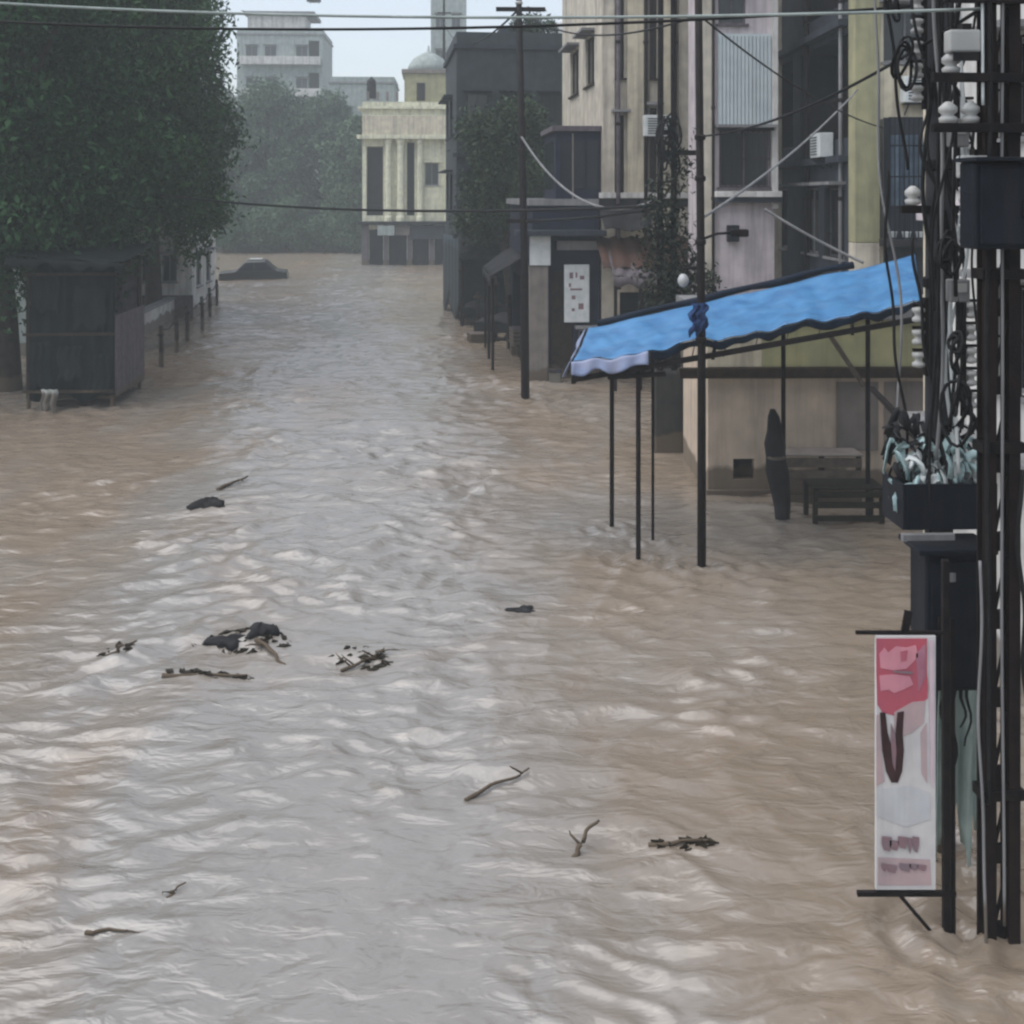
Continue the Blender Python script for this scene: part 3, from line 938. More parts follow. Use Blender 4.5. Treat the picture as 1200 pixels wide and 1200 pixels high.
GL = 'trees on the left bank'
tree('big dark tree whose crown hangs over the kiosk at the left edge', -13.0, 28.5, 12.5, 4.2, 3.6, 48000, .20, M['leaf_blue'], 3, .34, 27, .33, GL, 1.5)
tree('tall dark green tree standing behind the kiosk', -13.0, 35.5, 13.5, 4.0, 4.6, 48000, .21, M['leaf_dark'], 5, .32, 27, .33, GL, .8)
tree('dark green tree leaning over the water at the right end of the left bank', -14.2, 44, 14.5, 4.2, 4.4, 36000, .24, M['leaf_dark'], 8, .3, 27, .33, GL, .9)
tree('broad tree filling the left edge behind the pale house', -19.5, 42, 14.5, 5.2, 5.2, 30000, .28, M['leaf_blue'], 12, .35, 24, .33, GL)
tree('tree beside the sunken car on the left bank', -19.8, 58, 15.0, 4.4, 3.2, 26000, .30, M['leaf_mid'], 15, .3, 26, .33, GL, 1.5)
tree('roadside tree in front of the dark teal building', .0, 42.2, 8.4, 2.3, 3.4, 18000, .19, M['leaf_mid'], 21, .17, 12, .44)
GF = 'hazy trees closing the far end of the street'
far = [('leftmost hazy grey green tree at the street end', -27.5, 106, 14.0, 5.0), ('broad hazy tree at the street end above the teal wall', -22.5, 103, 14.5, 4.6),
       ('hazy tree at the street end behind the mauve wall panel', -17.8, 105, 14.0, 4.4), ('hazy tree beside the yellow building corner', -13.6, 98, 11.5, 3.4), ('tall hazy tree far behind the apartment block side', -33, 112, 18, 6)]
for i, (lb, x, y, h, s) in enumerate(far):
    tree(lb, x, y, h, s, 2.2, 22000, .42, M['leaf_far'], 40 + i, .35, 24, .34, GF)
for i, (x, y, h_, lb) in enumerate(((-25.2, 97.0, 4.2, 'green bush against the left end of the teal compound wall'), (-22.2, 97.4, 3.4, 'lower green bush along the teal compound wall'), (-19.6, 97.0, 4.4, 'green bush at the middle of the compound wall'),
                                   (-16.6, 97.5, 3.2, 'green bush before the mauve wall panel'), (-14.4, 96.6, 3.8, 'green bush at the right end of the compound wall'))):
    tree(lb, x, y, h_, 2.0, .8, 5000, .30, M['leaf_far'], 80 + i, .08, 12, .42, 'bushes along the compound wall', name='wall_bush')
rp = thing('rooftop_plant', 'leafy potted plants along the roof of the dark building', 'plant', (.9, 46, 11.69))
part_box(rp, 'planter', M['mauve'], -.9, .9, -.15, .15, -.505, -.02, .02)
v, f = leaves([(-.6, 0, .3, .35, .25, .35), (0, 0, .45, .4, .25, .5), (.6, 0, .3, .35, .25, .35)], 900, .2, seed=5)
leafmesh('foliage', v, f, M['leaf_mid'], rp)

# ------------------------------------------------------------------ poles
def coil(m, c, r, turns, tr, tilt=0, seed=0, n=16):
    """a carelessly gathered hank of wire"""
    q = random.Random(seed)
    pts = []
    cx = cz = 0
    for i in range(int(turns * n) + 1):
        if i % 5 == 0:
            tx, tz, rr = q.uniform(-.5, .5) * r, q.uniform(-1.1, 1.1) * r, r * q.uniform(.45, 1.15)
        cx += (tx - cx) * .25
        cz += (tz - cz) * .25
        a = 2 * math.pi * i / n
        pts.append((c[0] + cx + .55 * rr * math.cos(a), c[1] + rr * math.sin(a * 1.3) * (.2 + tilt), c[2] + cz + 1.2 * rr * math.sin(a)))
    for _ in range(2):
        pts = [pts[0]] + [tuple((pts[k - 1][e] + 2 * pts[k][e] + pts[k + 1][e]) / 4 for e in range(3)) for k in range(1, len(pts) - 1)] + [pts[-1]]
    m.tube(pts, tr, 5)


def wiggle(a, b, amp, n, seed, sag=0):
    q = random.Random(seed)
    a, b = Vector(a), Vector(b)
    pts = []
    ph = [q.uniform(0, 6.3) for _ in range(4)]
    for i in range(n + 1):
        t = i / n
        p = a.lerp(b, t)
        e = math.sin(math.pi * t)
        p += Vector((amp * e * (math.sin(5 * t + ph[0]) + .5 * math.sin(13 * t + ph[1])), amp * .6 * e * math.sin(6 * t + ph[2]), -sag * 4 * t * (1 - t)))
        pts.append(p)
    return pts


# main steel pole, right edge, built of two uprights with a web
px_, py_ = 3.245, 7.4
mp_ = thing('steel_pole', 'dark steel double upright pole standing in the flood at the right edge', 'utility pole', (px_, py_, 0), R(4))
for sx in (-1, 1):
    u = MB()
    cx = sx * .082
    u.box(cx - .04, cx + .04, -.06, -.045, -1.6, 8.6).box(cx - .04, cx + .04, .045, .06, -1.6, 8.6).box(cx - .012, cx + .012, -.045, .045, -1.6, 8.6)
    u.build('upright', M['rustiron'], mp_, .003)
w = MB()
for i in range(18):
    z = -1 + i * .52
    w.box(-.042, .042, -.02, .02, z, z + .12)
    w.bar((-.04, -.03, z + .13), (.04, -.03, z + .5), .02, .012)
w.build('lattice', M['iron'], mp_)
for z in (1.0, 3.3, 4.45, 6.4):
    part_box(mp_, 'clamp_band', M['iron'], -.145, .145, -.075, .075, z, z + .07, .004)
for (x0_, z_) in ((-.5, 5.78), (-.5, 5.45), (-.42, 6.3)):
    MB().bar((x0_, -.1, z_), (.25, -.1, z_), .05, .06).build('cross_arm', M['iron'], mp_, .004)

# slimmer pole behind it
pa = thing('concrete_pole', 'slim dark round pole just left of the steel pole', 'utility pole', (3.27, 8.5, 0))
t_ = MB()
t_.tube([(0, 0, -1.6), (0, 0, 2), (0, 0, 9)], [.115, .105, .085], 14)
t_.build('shaft', surf('dark_concrete', (.026, .026, .030), (.015, .015, .018), scale=6, streak=.5, grime=(.018, .018, .02)), pa, smooth=True)
for z in (3.0, 4.3, 5.2, 5.9):
    MB().lathe([(.112, 0), (.12, .01), (.12, .07), (.112, .08)], 16, (0, 0, z)).build('clamp_band', M['iron'], pa)
st_ = MB()
st_.bar((-.30, -.03, 4.9), (.3, -.03, 4.9), .05, .06)
st_.build('cross_arm', M['iron'], pa, .004)

# pole at the awning
pc = thing('iron_pole', 'thin dark iron pole rising past the blue awning with a lamp arm', 'utility pole', (2.53, 14.8, 0))
t_ = MB()
t_.tube([(.0, 0, -1.6), (0, 0, 3), (-.05, 0, 8.5)], [.062, .056, .05], 10)
t_.build('shaft', M['iron'], pc, smooth=True)
t_ = MB()
t_.tube([(-.01, 0, 4.42), (.2, 0, 4.5), (.48, 0, 4.52)], .018, 6)
t_.build('lamp_arm', M['iron'], pc)
part_box(pc, 'lamp_head', M['iron'], .38, .62, -.07, .07, 4.46, 4.56, .02)
for z in (3.05, 3.5, 4.35, 5.2, 5.75):
    MB().lathe([(.06, 0), (.075, .015), (.075, .06), (.06, .075)], 12, (-.012 * z * .3, 0, z)).build('clamp_band', M['iron'], pc)
# pole behind with creeper and coiled wires
pd = thing('creeper_pole', 'twin pole on thick dark base wrapped in creepers and coiled wires', 'utility pole', (3.05, 21.7, 0))
t_ = MB()
t_.tube([(-.16, 0, 1.5), (-.14, 0, 9.2)], [.07, .055], 8)
t_.tube([(.12, 0, 1.5), (.10, 0, 9.2)], [.06, .05], 8)
t_.box(-.2, .16, -.04, .04, 6.2, 6.3).box(-.2, .6, -.04, .04, 5.8, 5.9)
t_.build('shaft', M['iron'], pd)
t_ = MB()
t_.box(-.30, .28, -.25, .25, -1.5, 1.6)
t_.build('base', surf('blackened_concrete', (.05, .047, .043), (.03, .03, .03), scale=3, streak=.5, grime=(.02, .02, .018)), pd, .05)
t_ = MB()
for i in range(7):
    coil(t_, (.0 + .06 * math.sin(i * 2.1), -.12, 5.9 + .17 * math.sin(i * 1.3)), .26 + .03 * i, 1.2, .022, .3, i)
t_.build('coiled_wire', M['black'], pd)
v, f = leaves([(0, 0, 3.6, .5, .4, .9), (.35, 0, 3.1, .6, .4, .7), (-.1, 0, 4.7, .36, .3, .7), (.2, 0, 5.6, .25, .2, .5)], 3600, .12, seed=9)
leafmesh('creeper', v, f, M['leaf_creeper'], pd)
# thin tall pole up the street
pe = thing('thin_pole', 'thin tall dark pole standing in the water before the dark shop', 'utility pole', (.31, 27, 0), R(2))
t_ = MB()
t_.tube([(.02, 0, -1.6), (0, 0, 3), (-.16, 0, 10.6)], [.115, .10, .07], 10)
t_.build('shaft', M['iron'], pe, smooth=True)
t_ = MB()
t_.box(-.7, .5, -.04, .04, 9.5, 9.6)
t_.build('cross_arm', M['iron'], pe)
MB().box(-.45, .4, -.04, .04, 4.35, 4.45).build('cross_arm', M['iron'], pe)
MB().lathe([(.03, 9.62), (.1, 9.7), (.06, 9.78), (.1, 9.86), (.04, 9.95)], 10, (-.14, 0, 0)).build('insulator', M['ceramic'], pe)

# fittings hung on the two near poles ------------------------------------------------
jb = thing('junction_box', 'large dark steel junction box clamped high on the steel pole', 'electrical box', (3.15, 7.22, 4.66), R(4))
part_box(jb, 'case', M['box'], -.20, .19, -.12, .1, 0, .56, .015)
dj = part_box(jb, 'door', M['box'], -.17, .16, -.138, -.123, .03, .53, .008)
part_box(dj, 'handle', M['iron'], .1, .13, -.165, -.14, .2, .32, .004)
part_box(jb, 'rain_hood', M['box'], -.23, .22, -.2, .11, .563, .59, .006)
mb2 = thing('meter_cabinet', 'dark grey electrical cabinet on the pole above the red poster', 'electrical box', (3.12, 7.95, 1.52), R(2))
part_box(mb2, 'case', M['box'], -.22, .22, -.16, .14, 0, .98, .02)
dj = part_box(mb2, 'door', M['box'], -.19, .19, -.178, -.163, .04, .92, .008)
part_box(dj, 'handle', M['iron'], -.15, -.12, -.205, -.18, .4, .54, .004)
part_box(dj, 'hinge', M['iron'], .165, .2, -.19, -.179, .15, .25)
part_box(dj, 'hinge', M['iron'], .165, .2, -.19, -.179, .7, .8)
part_box(mb2, 'rain_hood', M['box'], -.3, .26, -.24, .15, .983, 1.02, .006)
pf = thing('pole_platform', 'dark open topped tray on the pole filled with torn plastic', 'tray', (3.14, 8.2, 2.60), R(2))
part_box(pf, 'floor', M['box'], -.32, .33, -.2, .18, 0, .03)
part_box(pf, 'front_panel', M['box'], -.32, .33, -.222, -.203, 0, .33, .006)
part_box(pf, 'side_panel', M['box'], -.342, -.322, -.222, .18, 0, .33, .006)
part_box(pf, 'side_panel', M['box'], .332, .352, -.222, .18, 0, .33, .006)
part_box(pf, 'rail', M['grey'], -.36, .02, -.27, -.225, -.07, -.015, .006)
pp = thing('vent_pipe', 'pale capped vertical pipe beside the dark cabinet', 'pipe', (3.07, 8.05, 0))
MB().tube([(0, -.2, -1.5), (0, -.2, 2.32)], .028, 10).build('tube', M['grey'], pp, smooth=True)
MB().lathe([(.03, 2.3), (.09, 2.3), (.09, 2.36), (.03, 2.38)], 14, (0, -.2, 0)).build('cap', M['grey'], pp)

# torn plastic heaped in the tray: crumpled strips, white and aqua
def crumple(name, label, c, n, ext, mat, seed, L_=.3):
    q = random.Random(seed)
    m = MB()
    for i in range(n):
        p = Vector((c[0] + q.uniform(-1, 1) * ext[0], c[1] + q.uniform(-1, 1) * ext[1], c[2] + q.uniform(0, 1) * ext[2]))
        d = Vector((q.uniform(-1, 1), q.uniform(-.6, .6), q.uniform(-.9, .9))).normalized()
        s = d.cross(Vector((q.uniform(-1, 1), q.uniform(-1, 1), q.uniform(-1, 1)))).normalized()
        nn = d.cross(s)
        ln, wd, f1 = L_ * q.uniform(.5, 1.2), L_ * q.uniform(.12, .3), q.uniform(4, 9)
        m.sheet(lambda u, v: p + d * ln * (u - .5) + s * wd * (v - .5) + nn * (.05 * math.sin(u * f1) + .02 * math.sin(v * 6 + u * 3)) + Vector((0, 0, -.12 * (2 * u - 1) ** 2)), 6, 3, .004)
    o = m.build(name, mat, smooth=True)
    return tag(o, label, 'plastic')


crumple('torn_plastic', 'torn white plastic sheets heaped in the tray on the pole', (3.16, 8.16, 2.78), 46, (.26, .1, .34), M['whiteplastic'], 2, .2)
crumple('torn_plastic', 'pale aqua plastic strips tangled with the white ones on the tray', (3.12, 8.14, 2.80), 46, (.31, .12, .42), M['aquaplastic'], 4, .2)
crumple('dark_rags', 'black wet rags caught among the pale plastic on the tray', (3.12, 8.22, 2.8), 36, (.32, .1, .62), M['darkcloth'], 6, .22)
# pale green sheet hanging under the cabinet
gs = MB()
gs.sheet(lambda u, v: (3.17 + u * .34 - .05 * v * (1 - u), 8.2 + .03 * math.sin(u * 17) + .02 * math.sin(v * 6 + u * 5), 1.52 - v * (1.28 + .18 * math.sin(u * 23) + .1 * math.sin(u * 51))), 34, 10, .006)
tag(gs.build('hanging_plastic', M['greenplastic'], smooth=True), 'ragged pale green plastic sheet hanging below the dark cabinet', 'plastic')
ds = MB()
for i, (x0, ln, wd) in enumerate(((3.13, .42, .03), (3.20, .62, .045), (3.27, .36, .03), (3.31, .5, .025), (3.16, .25, .03), (3.05, 1.5, .04))):
    ds.sheet(lambda u, v, x0=x0, ln=ln, wd=wd, i=i: (x0 + (u - .5) * wd * (1 - .6 * v) + .02 * math.sin(v * 8 + i), 8.05 + .02 * math.sin(v * 5 + i), 1.5 - v * ln), 2, 8, .006)
tag(ds.build('torn_strips', M['black']), 'black torn strips dangling over the pale green sheet', 'rag')

# insulators and loops
ins = MB()
ins.lathe([(.02, 0), (.055, .01), (.06, .04), (.035, .06), (.06, .08), (.06, .11), (.03, .14), (.015, .15)], 14)
i0 = ins.build('insulator', M['ceramic'], smooth=True)
GI = 'white insulators on the near poles'
spots = [((2.92, 7.38, 5.81), 'white insulator on the left end of the middle arm of the steel pole'), ((3.05, 7.38, 5.48), 'white insulator near the left end of the lowest arm of the steel pole'),
         ((2.96, 7.38, 6.33), 'white insulator on the upper arm of the steel pole'), ((3.06, 8.47, 4.93), 'white insulator on the arm of the slim round pole'),
         ((2.90, 7.38, 5.48), 'white insulator on the left tip of the lowest arm of the steel pole')]
for i, (l, lb) in enumerate(spots):
    q = i0 if i == 0 else i0.copy()
    if i:
        C.objects.link(q)
    q.location = l
    tag(q, lb, 'insulator', GI)
for i, (c, lb) in enumerate((((3.0, 7.36, 5.95), 'white ceramic fuse block between the arms of the steel pole'), ((3.08, 7.36, 5.12), 'white meter on the left of the junction box'))):
    fz = thing('fuse_block', lb, 'fuse block', c)
    part_box(fz, 'body', M['ceramic'], -.12, .09, -.06, .05, 0, .15, .015)
    part_box(fz, 'cover', M['black'], -.1, .07, -.075, -.062, -.06, -.0, .004)
    part_box(fz, 'terminal', M['iron'], -.03, .03, -.05, .04, .153, .19)

# vertical cables beside the near poles: each its own cable
specs = [((2.90, 7.6, 7.6), (3.02, 8.0, 2.5), .012, .05, 'thin black cable wavering left of the steel pole'),
         ((3.06, 7.5, 7.6), (3.10, 7.75, 4.3), .014, .05, 'black cable looping behind the white insulators'),
         ((3.00, 7.5, 7.4), (2.95, 7.75, 4.2), .010, .08, 'loose black wire crossing in front of the pale building'),
         ((3.13, 7.28, 7.8), (3.14, 7.3, 1.0), .016, .012, 'straight black cable strapped to the left upright of the steel pole'),
         ((3.22, 7.30, 7.8), (3.24, 7.3, .2), .010, .012, 'grey conduit running down the middle of the steel pole'),
         ((3.07, 7.3, 7.8), (3.10, 7.3, 5.6), .010, .004, 'white cable along the top of the steel pole'),
         ((3.00, 8.3, 4.7), (3.04, 8.1, 2.9), .012, .07, 'black cable hanging between tray and slim pole'),
         ((3.12, 8.0, 4.9), (3.16, 8.0, 2.7), .016, .09, 'thick black cable sagging behind the steel pole'),
         ((2.78, 8.5, 7.6), (3.0, 8.4, 5.2), .012, .05, 'wavy black cable on the left of the slim pole'),
         ((2.88, 8.5, 5.2), (2.98, 8.4, 2.9), .011, .06, 'black cable dropping past the blue awning edge'),
         ((3.36, 7.3, 3.2), (3.4, 7.3, 1.0), .014, .06, 'black cable hanging loose at the right of the steel pole')]
for i, (a, b2, r_, amp, lb) in enumerate(specs):
    m = MB()
    m.tube(wiggle(a, b2, amp, 40, i), r_, 6)
    mt = M['black']
    if 'grey' in lb:
        mt = M['grey']
    if 'white cable' in lb:
        mt = M['whiteplastic']
    tag(m.build('pole_cable', mt, smooth=True), lb, 'cable', 'cables running down the near poles')
for i, (c, r_, lb, y_) in enumerate((((2.93, 8.3, 5.95), .13, 'small coil of black cable high on the slim pole', 0), ((3.03, 7.5, 3.55), .14, 'coil of black cable between the poles above the tray', 0),
                                     ((2.98, 7.6, 4.62), .11, 'coil of black cable below the white fuse block', 0), ((2.86, 8.35, 6.5), .1, 'coil of black cable at the top of the slim pole', 0),
                                     ((3.06, 7.6, 3.95), .1, 'loose loop of black cable below the junction box', 0))):
    m = MB()
    coil(m, c, r_, 3.4, .013, .25, i * 3)
    tag(m.build('cable_coil', M['black'], smooth=True), lb, 'cable', 'coils of cable on the near poles')


# ------------------------------------------------------------------ the red and white poster on its frame
pz = thing('poster_sign', 'red and white advertising poster in dark iron frame beside the pole', 'sign', (0, 0, 0))
x0, x1, zb, zt, yy = 2.435, 2.835, .36, 2.06, 7.42
pz.location = (x0, yy, zb)
W_, H_ = x1 - x0, zt - zb
part_box(pz, 'panel', M['posterwhite'], 0, W_, 0, .03, 0, H_, .003)
rd = MB()


def blob(m, pts, y):
    """a flat printed patch, 3 mm proud of the panel"""
    n = len(pts)
    vs = [(p[0] * W_, y, p[1] * H_) for p in pts] + [(p[0] * W_, y + .0025, p[1] * H_) for p in pts]
    m.add(vs, [tuple(range(n)), tuple(range(2 * n - 1, n - 1, -1))] + [(i, (i + 1) % n, n + (i + 1) % n, n + i) for i in range(n)])


rd = MB()
blob(rd, [(.0, .99), (.85, .99), (.85, .86), (.87, .80), (.86, .755), (.7, .72), (.52, .69), (.32, .685), (.1, .70), (.02, .73), (.0, .86)], -.0035)
rd.build('red_print', M['posterred'], pz)
for ptsb, mt in (([(.05, .93), (.14, .955), (.2, .935), (.33, .96), (.5, .955), (.66, .965), (.7, .92), (.6, .895), (.5, .872), (.28, .866), (.07, .875)], 'posterpink'),
                 ([(.05, .845), (.3, .85), (.56, .842), (.62, .81), (.45, .79), (.3, .776), (.2, .79), (.07, .785)], 'posterpink'),
                 ([(.4, .94), (.52, .945), (.5, .905), (.41, .90)], 'posterrose'), ([(.66, .93), (.82, .97), (.83, .84), (.7, .78)], 'postermauve'),
                 ([(.3, .70), (.6, .74), (.82, .745), (.8, .66), (.6, .62), (.4, .60), (.3, .63)], 'posterblush'), ([(.0, .69), (.05, .69), (.1, .5), (.14, .43), (.0, .41)], 'posterblush'),
                 ([(.74, .62), (.84, .66), (.85, .42), (.76, .46)], 'posterblush'), ([(.03, .40), (.55, .41), (.9, .38), (.9, .28), (.5, .25), (.03, .29)], 'postercool'),
                 ([(.03, .13), (.9, .12), (.92, .02), (.03, .02)], 'posterblush')):
    rd = MB()
    blob(rd, ptsb, -.007 if mt in ('posterpink', 'posterrose', 'postermauve') and ptsb[0] != (.4, .94) else (-.0105 if mt == 'posterrose' else -.0048))
    rd.build('tinted_print', M[mt], pz)
rd = MB()
blob(rd, [(.06, .70), (.15, .70), (.19, .62), (.25, .57), (.31, .6), (.35, .70), (.46, .705), (.44, .62), (.46, .55), (.43, .47), (.36, .425), (.25, .425), (.16, .47), (.1, .55)], -.0085)
rd.build('dark_print', M['posterdark'], pz)
rd = MB()
blob(rd, [(.24, .66), (.31, .62), (.33, .55), (.31, .47), (.27, .50), (.24, .58)], -.0118)
rd.build('pale_gap', M['postergrey'], pz)
rd = MB()
blob(rd, [(.88, .985), (.955, .985), (.965, .60), (.945, .40), (.90, .44)], -.0105)
rd.build('border_strip', M['posterlight'], pz)
for line in ([(.09, .215, .24, .155), (.22, .20, .36, .158), (.36, .215, .50, .165), (.52, .21, .58, .145), (.60, .215, .70, .15)], [(.08, .11, .16, .075), (.17, .105, .33, .07), (.38, .11, .56, .075), (.55, .108, .68, .08), (.68, .104, .82, .078)], [(.28, .866, .6, .852)]):
    rd = MB()
    for a0_, z1_, a1_, z0_ in line:
        blob(rd, [(a0_, z1_), (a1_ + .012, z1_ - .004), (a1_ + .012, (z0_ + z1_) / 2), (a1_ - .02, z0_), (a0_ + .03, z0_ + .006), (a0_ - .004, (z0_ + z1_) / 2)], -.0125)
    rd.build('lettering', M['postergrey'], pz)
fr = MB()
fr.bar((-.13, .02, H_ + .015), (W_ + .1, .02, H_ + .015), .022, .022)
fr.bar((W_ * .5, .02, H_ + .02), (W_ * .56, .02, H_ + .16), .05, .02)
fr.build('top_bar', M['iron'], pz)
fr = MB()
fr.bar((-.12, .02, -.035), (W_ + .14, .02, -.035), .03, .03)
fr.bar((W_ * .42, .02, -.05), (W_ + .085, .02, -.42), .022, .022)
fr.build('bottom_bar', M['iron'], pz)
fp = MB()
fp.bar((W_ + .085, .03, -2.2), (W_ + .075, .03, H_ + .5), .045, .045)
fp.build('post', M['iron'], pz, .004)
fp = MB()
fp.bar((W_ + .14, .05, -2.2), (W_ + .13, .05, H_ + .1), .028, .028)
fp.build('post', M['iron'], pz, .004)

# ------------------------------------------------------------------ blue awning
aw = thing('awning', 'blue tarpaulin awning on thin iron posts beside the flooded shop', 'awning')
A = P(672, 424, 15.0)        # street end, near edge
B = P(1082, 352, 15.0)       # right end, near edge
D_ = P(690, 384, 17.4)
E_ = P(1072, 299, 17.4)


def roof(u, v, up=0):
    p = A.lerp(B, u).lerp(D_.lerp(E_, u), v)
    sag = -.035 * math.sin(math.pi * ((u * 3.0) % 1)) * (1 - .4 * v) - .05 * math.sin(math.pi * v)
    wr = .022 * math.sin(u * 41 + v * 6) * math.sin(v * 5 + 1) + .014 * math.sin(u * 83 + 2) * (1 - v) + .012 * math.sin(u * 23 - v * 9) + .006 * math.sin(u * 131 + v * 21) * math.sin(v * 3)
    return p + Vector((0, 0, sag + wr + up))


m = MB()
m.sheet(lambda u, v: roof(u, v), 110, 24, .012)
m.build('tarpaulin', M['tarp'], aw, smooth=True)
m = MB()
m.sheet(lambda u, v: roof(u * .22, -.002) + Vector((-.03, -.02 - .05 * v + .03 * math.sin(u * 25) * v, -.01 - v * (.17 + .03 * math.sin(u * 13)))), 30, 5, .008)
m.sheet(lambda u, v: roof(-.005, u) + Vector((-.03 - .10 * v + .02 * math.sin(u * 19) * v, 0, -.01 - v * (.20 + .04 * math.sin(u * 11)))), 30, 5, .008)
m.build('hem', M['hem'], aw, smooth=True)
m = MB()
m.sheet(lambda u, v: roof(.225 + u * .775, -.002) + Vector((0, -.02 + .02 * math.sin(u * 60) * v, -.012 - v * (.10 + .012 * math.sin(u * 31) + .01 * math.sin(u * 77)))), 90, 4, .008)
m.build('edge_strip', M['tarp_dark'], aw, smooth=True)
off = Vector((0, 0, -.24))
m = MB()
m.bar(A + off, B + off, .07, .07)
m.build('front_beam', M['iron'], aw)
m = MB()
m.bar(D_ + off, E_ + off, .07, .07)
m.build('rear_beam', M['iron'], aw)
m = MB()
m.bar(A + off + Vector((0, 0, -.03)), D_ + off + Vector((0, 0, -.03)), .06, .06)
for u in (.2, .4, .6, .8, 1):
    m.bar(A.lerp(B, u) + off + Vector((0, .04, -.05)), D_.lerp(E_, u) + off + Vector((0, -.04, -.05)), .045, .045)
m.build('rafters', M['iron'], aw)
for (px, d, r_) in ((717, 16.6, .035), (748, 15.08, .034), (765, 15.9, .022), (918, 17.3, .035), (1017, 17.0, .035)):
    x = (px - 600) / F * d
    u = (x - A.x) / (B.x - A.x)
    v = (d - 15.0) / 2.4
    top = roof(min(max(u, 0), 1), v).z - .17
    MB().tube([(x, d, -1.6), (x, d, top)], r_, 8).build('post', M['iron'], aw)
m = MB()
a1 = P(972, 392, 16.9)
m.bar(a1, P(1012, 452, 17.0), .06)
m.build('brace', M['palewood'], aw)
a1 = P(720, 412, 15.06)
m = MB()
m.bar(P(712, 442, 15.06), P(780, 438, 15.06), .06)
m.build('end_frame', M['iron'], aw)
# stay between pole and awning
m = MB()
m.bar(P(1022, 455, 13.2), P(1078, 515, 9.0), .05)
tag(m.build('stay_bar', M['iron']), 'dark diagonal bar between the awning and the tray on the pole', 'bar')
# eyelets with the cords that tie the tarpaulin down
m = MB()
for i in range(9):
    e = roof(.25 + i * .09, .02)
    m.tube([e + Vector((0, -.02, .012)), e + Vector((.02, -.05, -.08)), e + Vector((-.01, .0, -.25))], .009, 5)
ty = m.build('tie_cords', M['palewood'], aw)
ty['kind'] = 'stuff'
# dark uneven strip along the rear edge of the awning
m = MB()
pts = [P(700 + i * 30, 383 - i * 7.0 + 1.5 * math.sin(i * 2), 17.75) + Vector((0, 0, .05)) for i in range(11)]
m.tube(pts, [.06 + .015 * math.sin(i * 1.9) for i in range(11)], 8)
m.build('rear_strip', M['tarp_dark'], aw, smooth=True)
# pale lamp on the pole
lm = thing('white_lamp', 'small white globe lamp on the iron pole just above the blue awning', 'lamp', (2.30, 14.9, 3.78))
MB().lathe([(.01, 0), (.05, .02), (.075, .07), (.075, .11), (.05, .16), (.02, .18)], 16).build('globe', M['bulb'], lm, smooth=True)
MB().tube([(0, 0, .18), (0, 0, .25), (.2, -.06, .26)], .02, 6).build('arm', M['iron'], lm)
m = MB()
m.sheet(lambda u, v: (2.37 + u * .2 + .04 * math.sin(v * 11), 14.70 + .03 * math.sin(u * 17 + v * 5), 3.58 - v * (.36 + .1 * math.sin(u * 13))), 16, 10, .008)
tag(m.build('blue_rag', surf('blue_rag', (.018, .05, .15), (.012, .03, .09), mud=False), smooth=True), 'dark blue rag tied around the iron pole at the awning', 'rag')

# ------------------------------------------------------------------ things under the awning
bn = thing('slatted_bench', 'dark slatted wooden bench half under water below the awning', 'bench', (4.55, 16.75, 0))
for i in range(5):
    part_box(bn, 'slat', M['benchwood'], 0, 1.08, i * .12, i * .12 + .09, .56, .60, .006)
for i, z in enumerate((.10, .30, .46)):
    part_box(bn, 'front_rail', M['benchwood'], .02, 1.06, -.05, -.01, z, z + .09, .006)
for (x, y) in ((.0, -.005), (1.01, -.005), (.0, .52), (1.01, .52)):
    part_box(bn, 'leg', M['benchwood'], x, x + .07, y, y + .07, -1.4, .555, .006)
bc = thing('wooden_crate', 'pale wooden crate stacked at the back against the tan wall', 'crate', (4.35, 17.9, .02))
for z in (0, .2, .4, .6):
    part_box(bc, 'slat', M['palewood'], 0, 1.3, 0, .03, z, z + .15, .006)
for x in (0, .62, 1.22):
    part_box(bc, 'upright', M['wood'], x, x + .08, .033, .08, -1.4, .78, .006)
part_box(bc, 'lid', M['browngrey'], -.02, 1.32, -.02, .5, .783, .81, .006)
fu = thing('cloth_bundle', 'tall dark cloth bundle tied upright at the awning post', 'bundle', (4.05, 17.0, 0), 0)
m = MB()
n = 14
prof = [(-1.2, .07), (-.05, .085), (.25, .105), (.55, .13), (.8, .15), (1.0, .125), (1.2, .14), (1.4, .10), (1.62, .075), (1.74, .03)]
vs, fs = [], []
for i, (z, r_) in enumerate(prof):
    for k in range(n):
        a = 2 * math.pi * k / n
        rr = r_ * (1 + .22 * (k % 2))
        vs.append((rr * math.cos(a + z * .3) + .16 * (1 - z) * .6 + .02 * math.sin(z * 5), rr * math.sin(a + z * .3) * .8, z))
for i in range(len(prof) - 1):
    for k in range(n):
        fs.append((i * n + k, i * n + (k + 1) % n, (i + 1) * n + (k + 1) % n, (i + 1) * n + k))
m.add(vs, fs + [tuple(range(n)), tuple(range((len(prof) - 1) * n, len(prof) * n))])
m.build('cloth', M['darkcloth'], fu, smooth=True)
MB().lathe([(.12, .98), (.15, .99), (.15, 1.02), (.12, 1.03)], 14, (-.01, 0, 0)).build('tie', M['palewood'], fu)

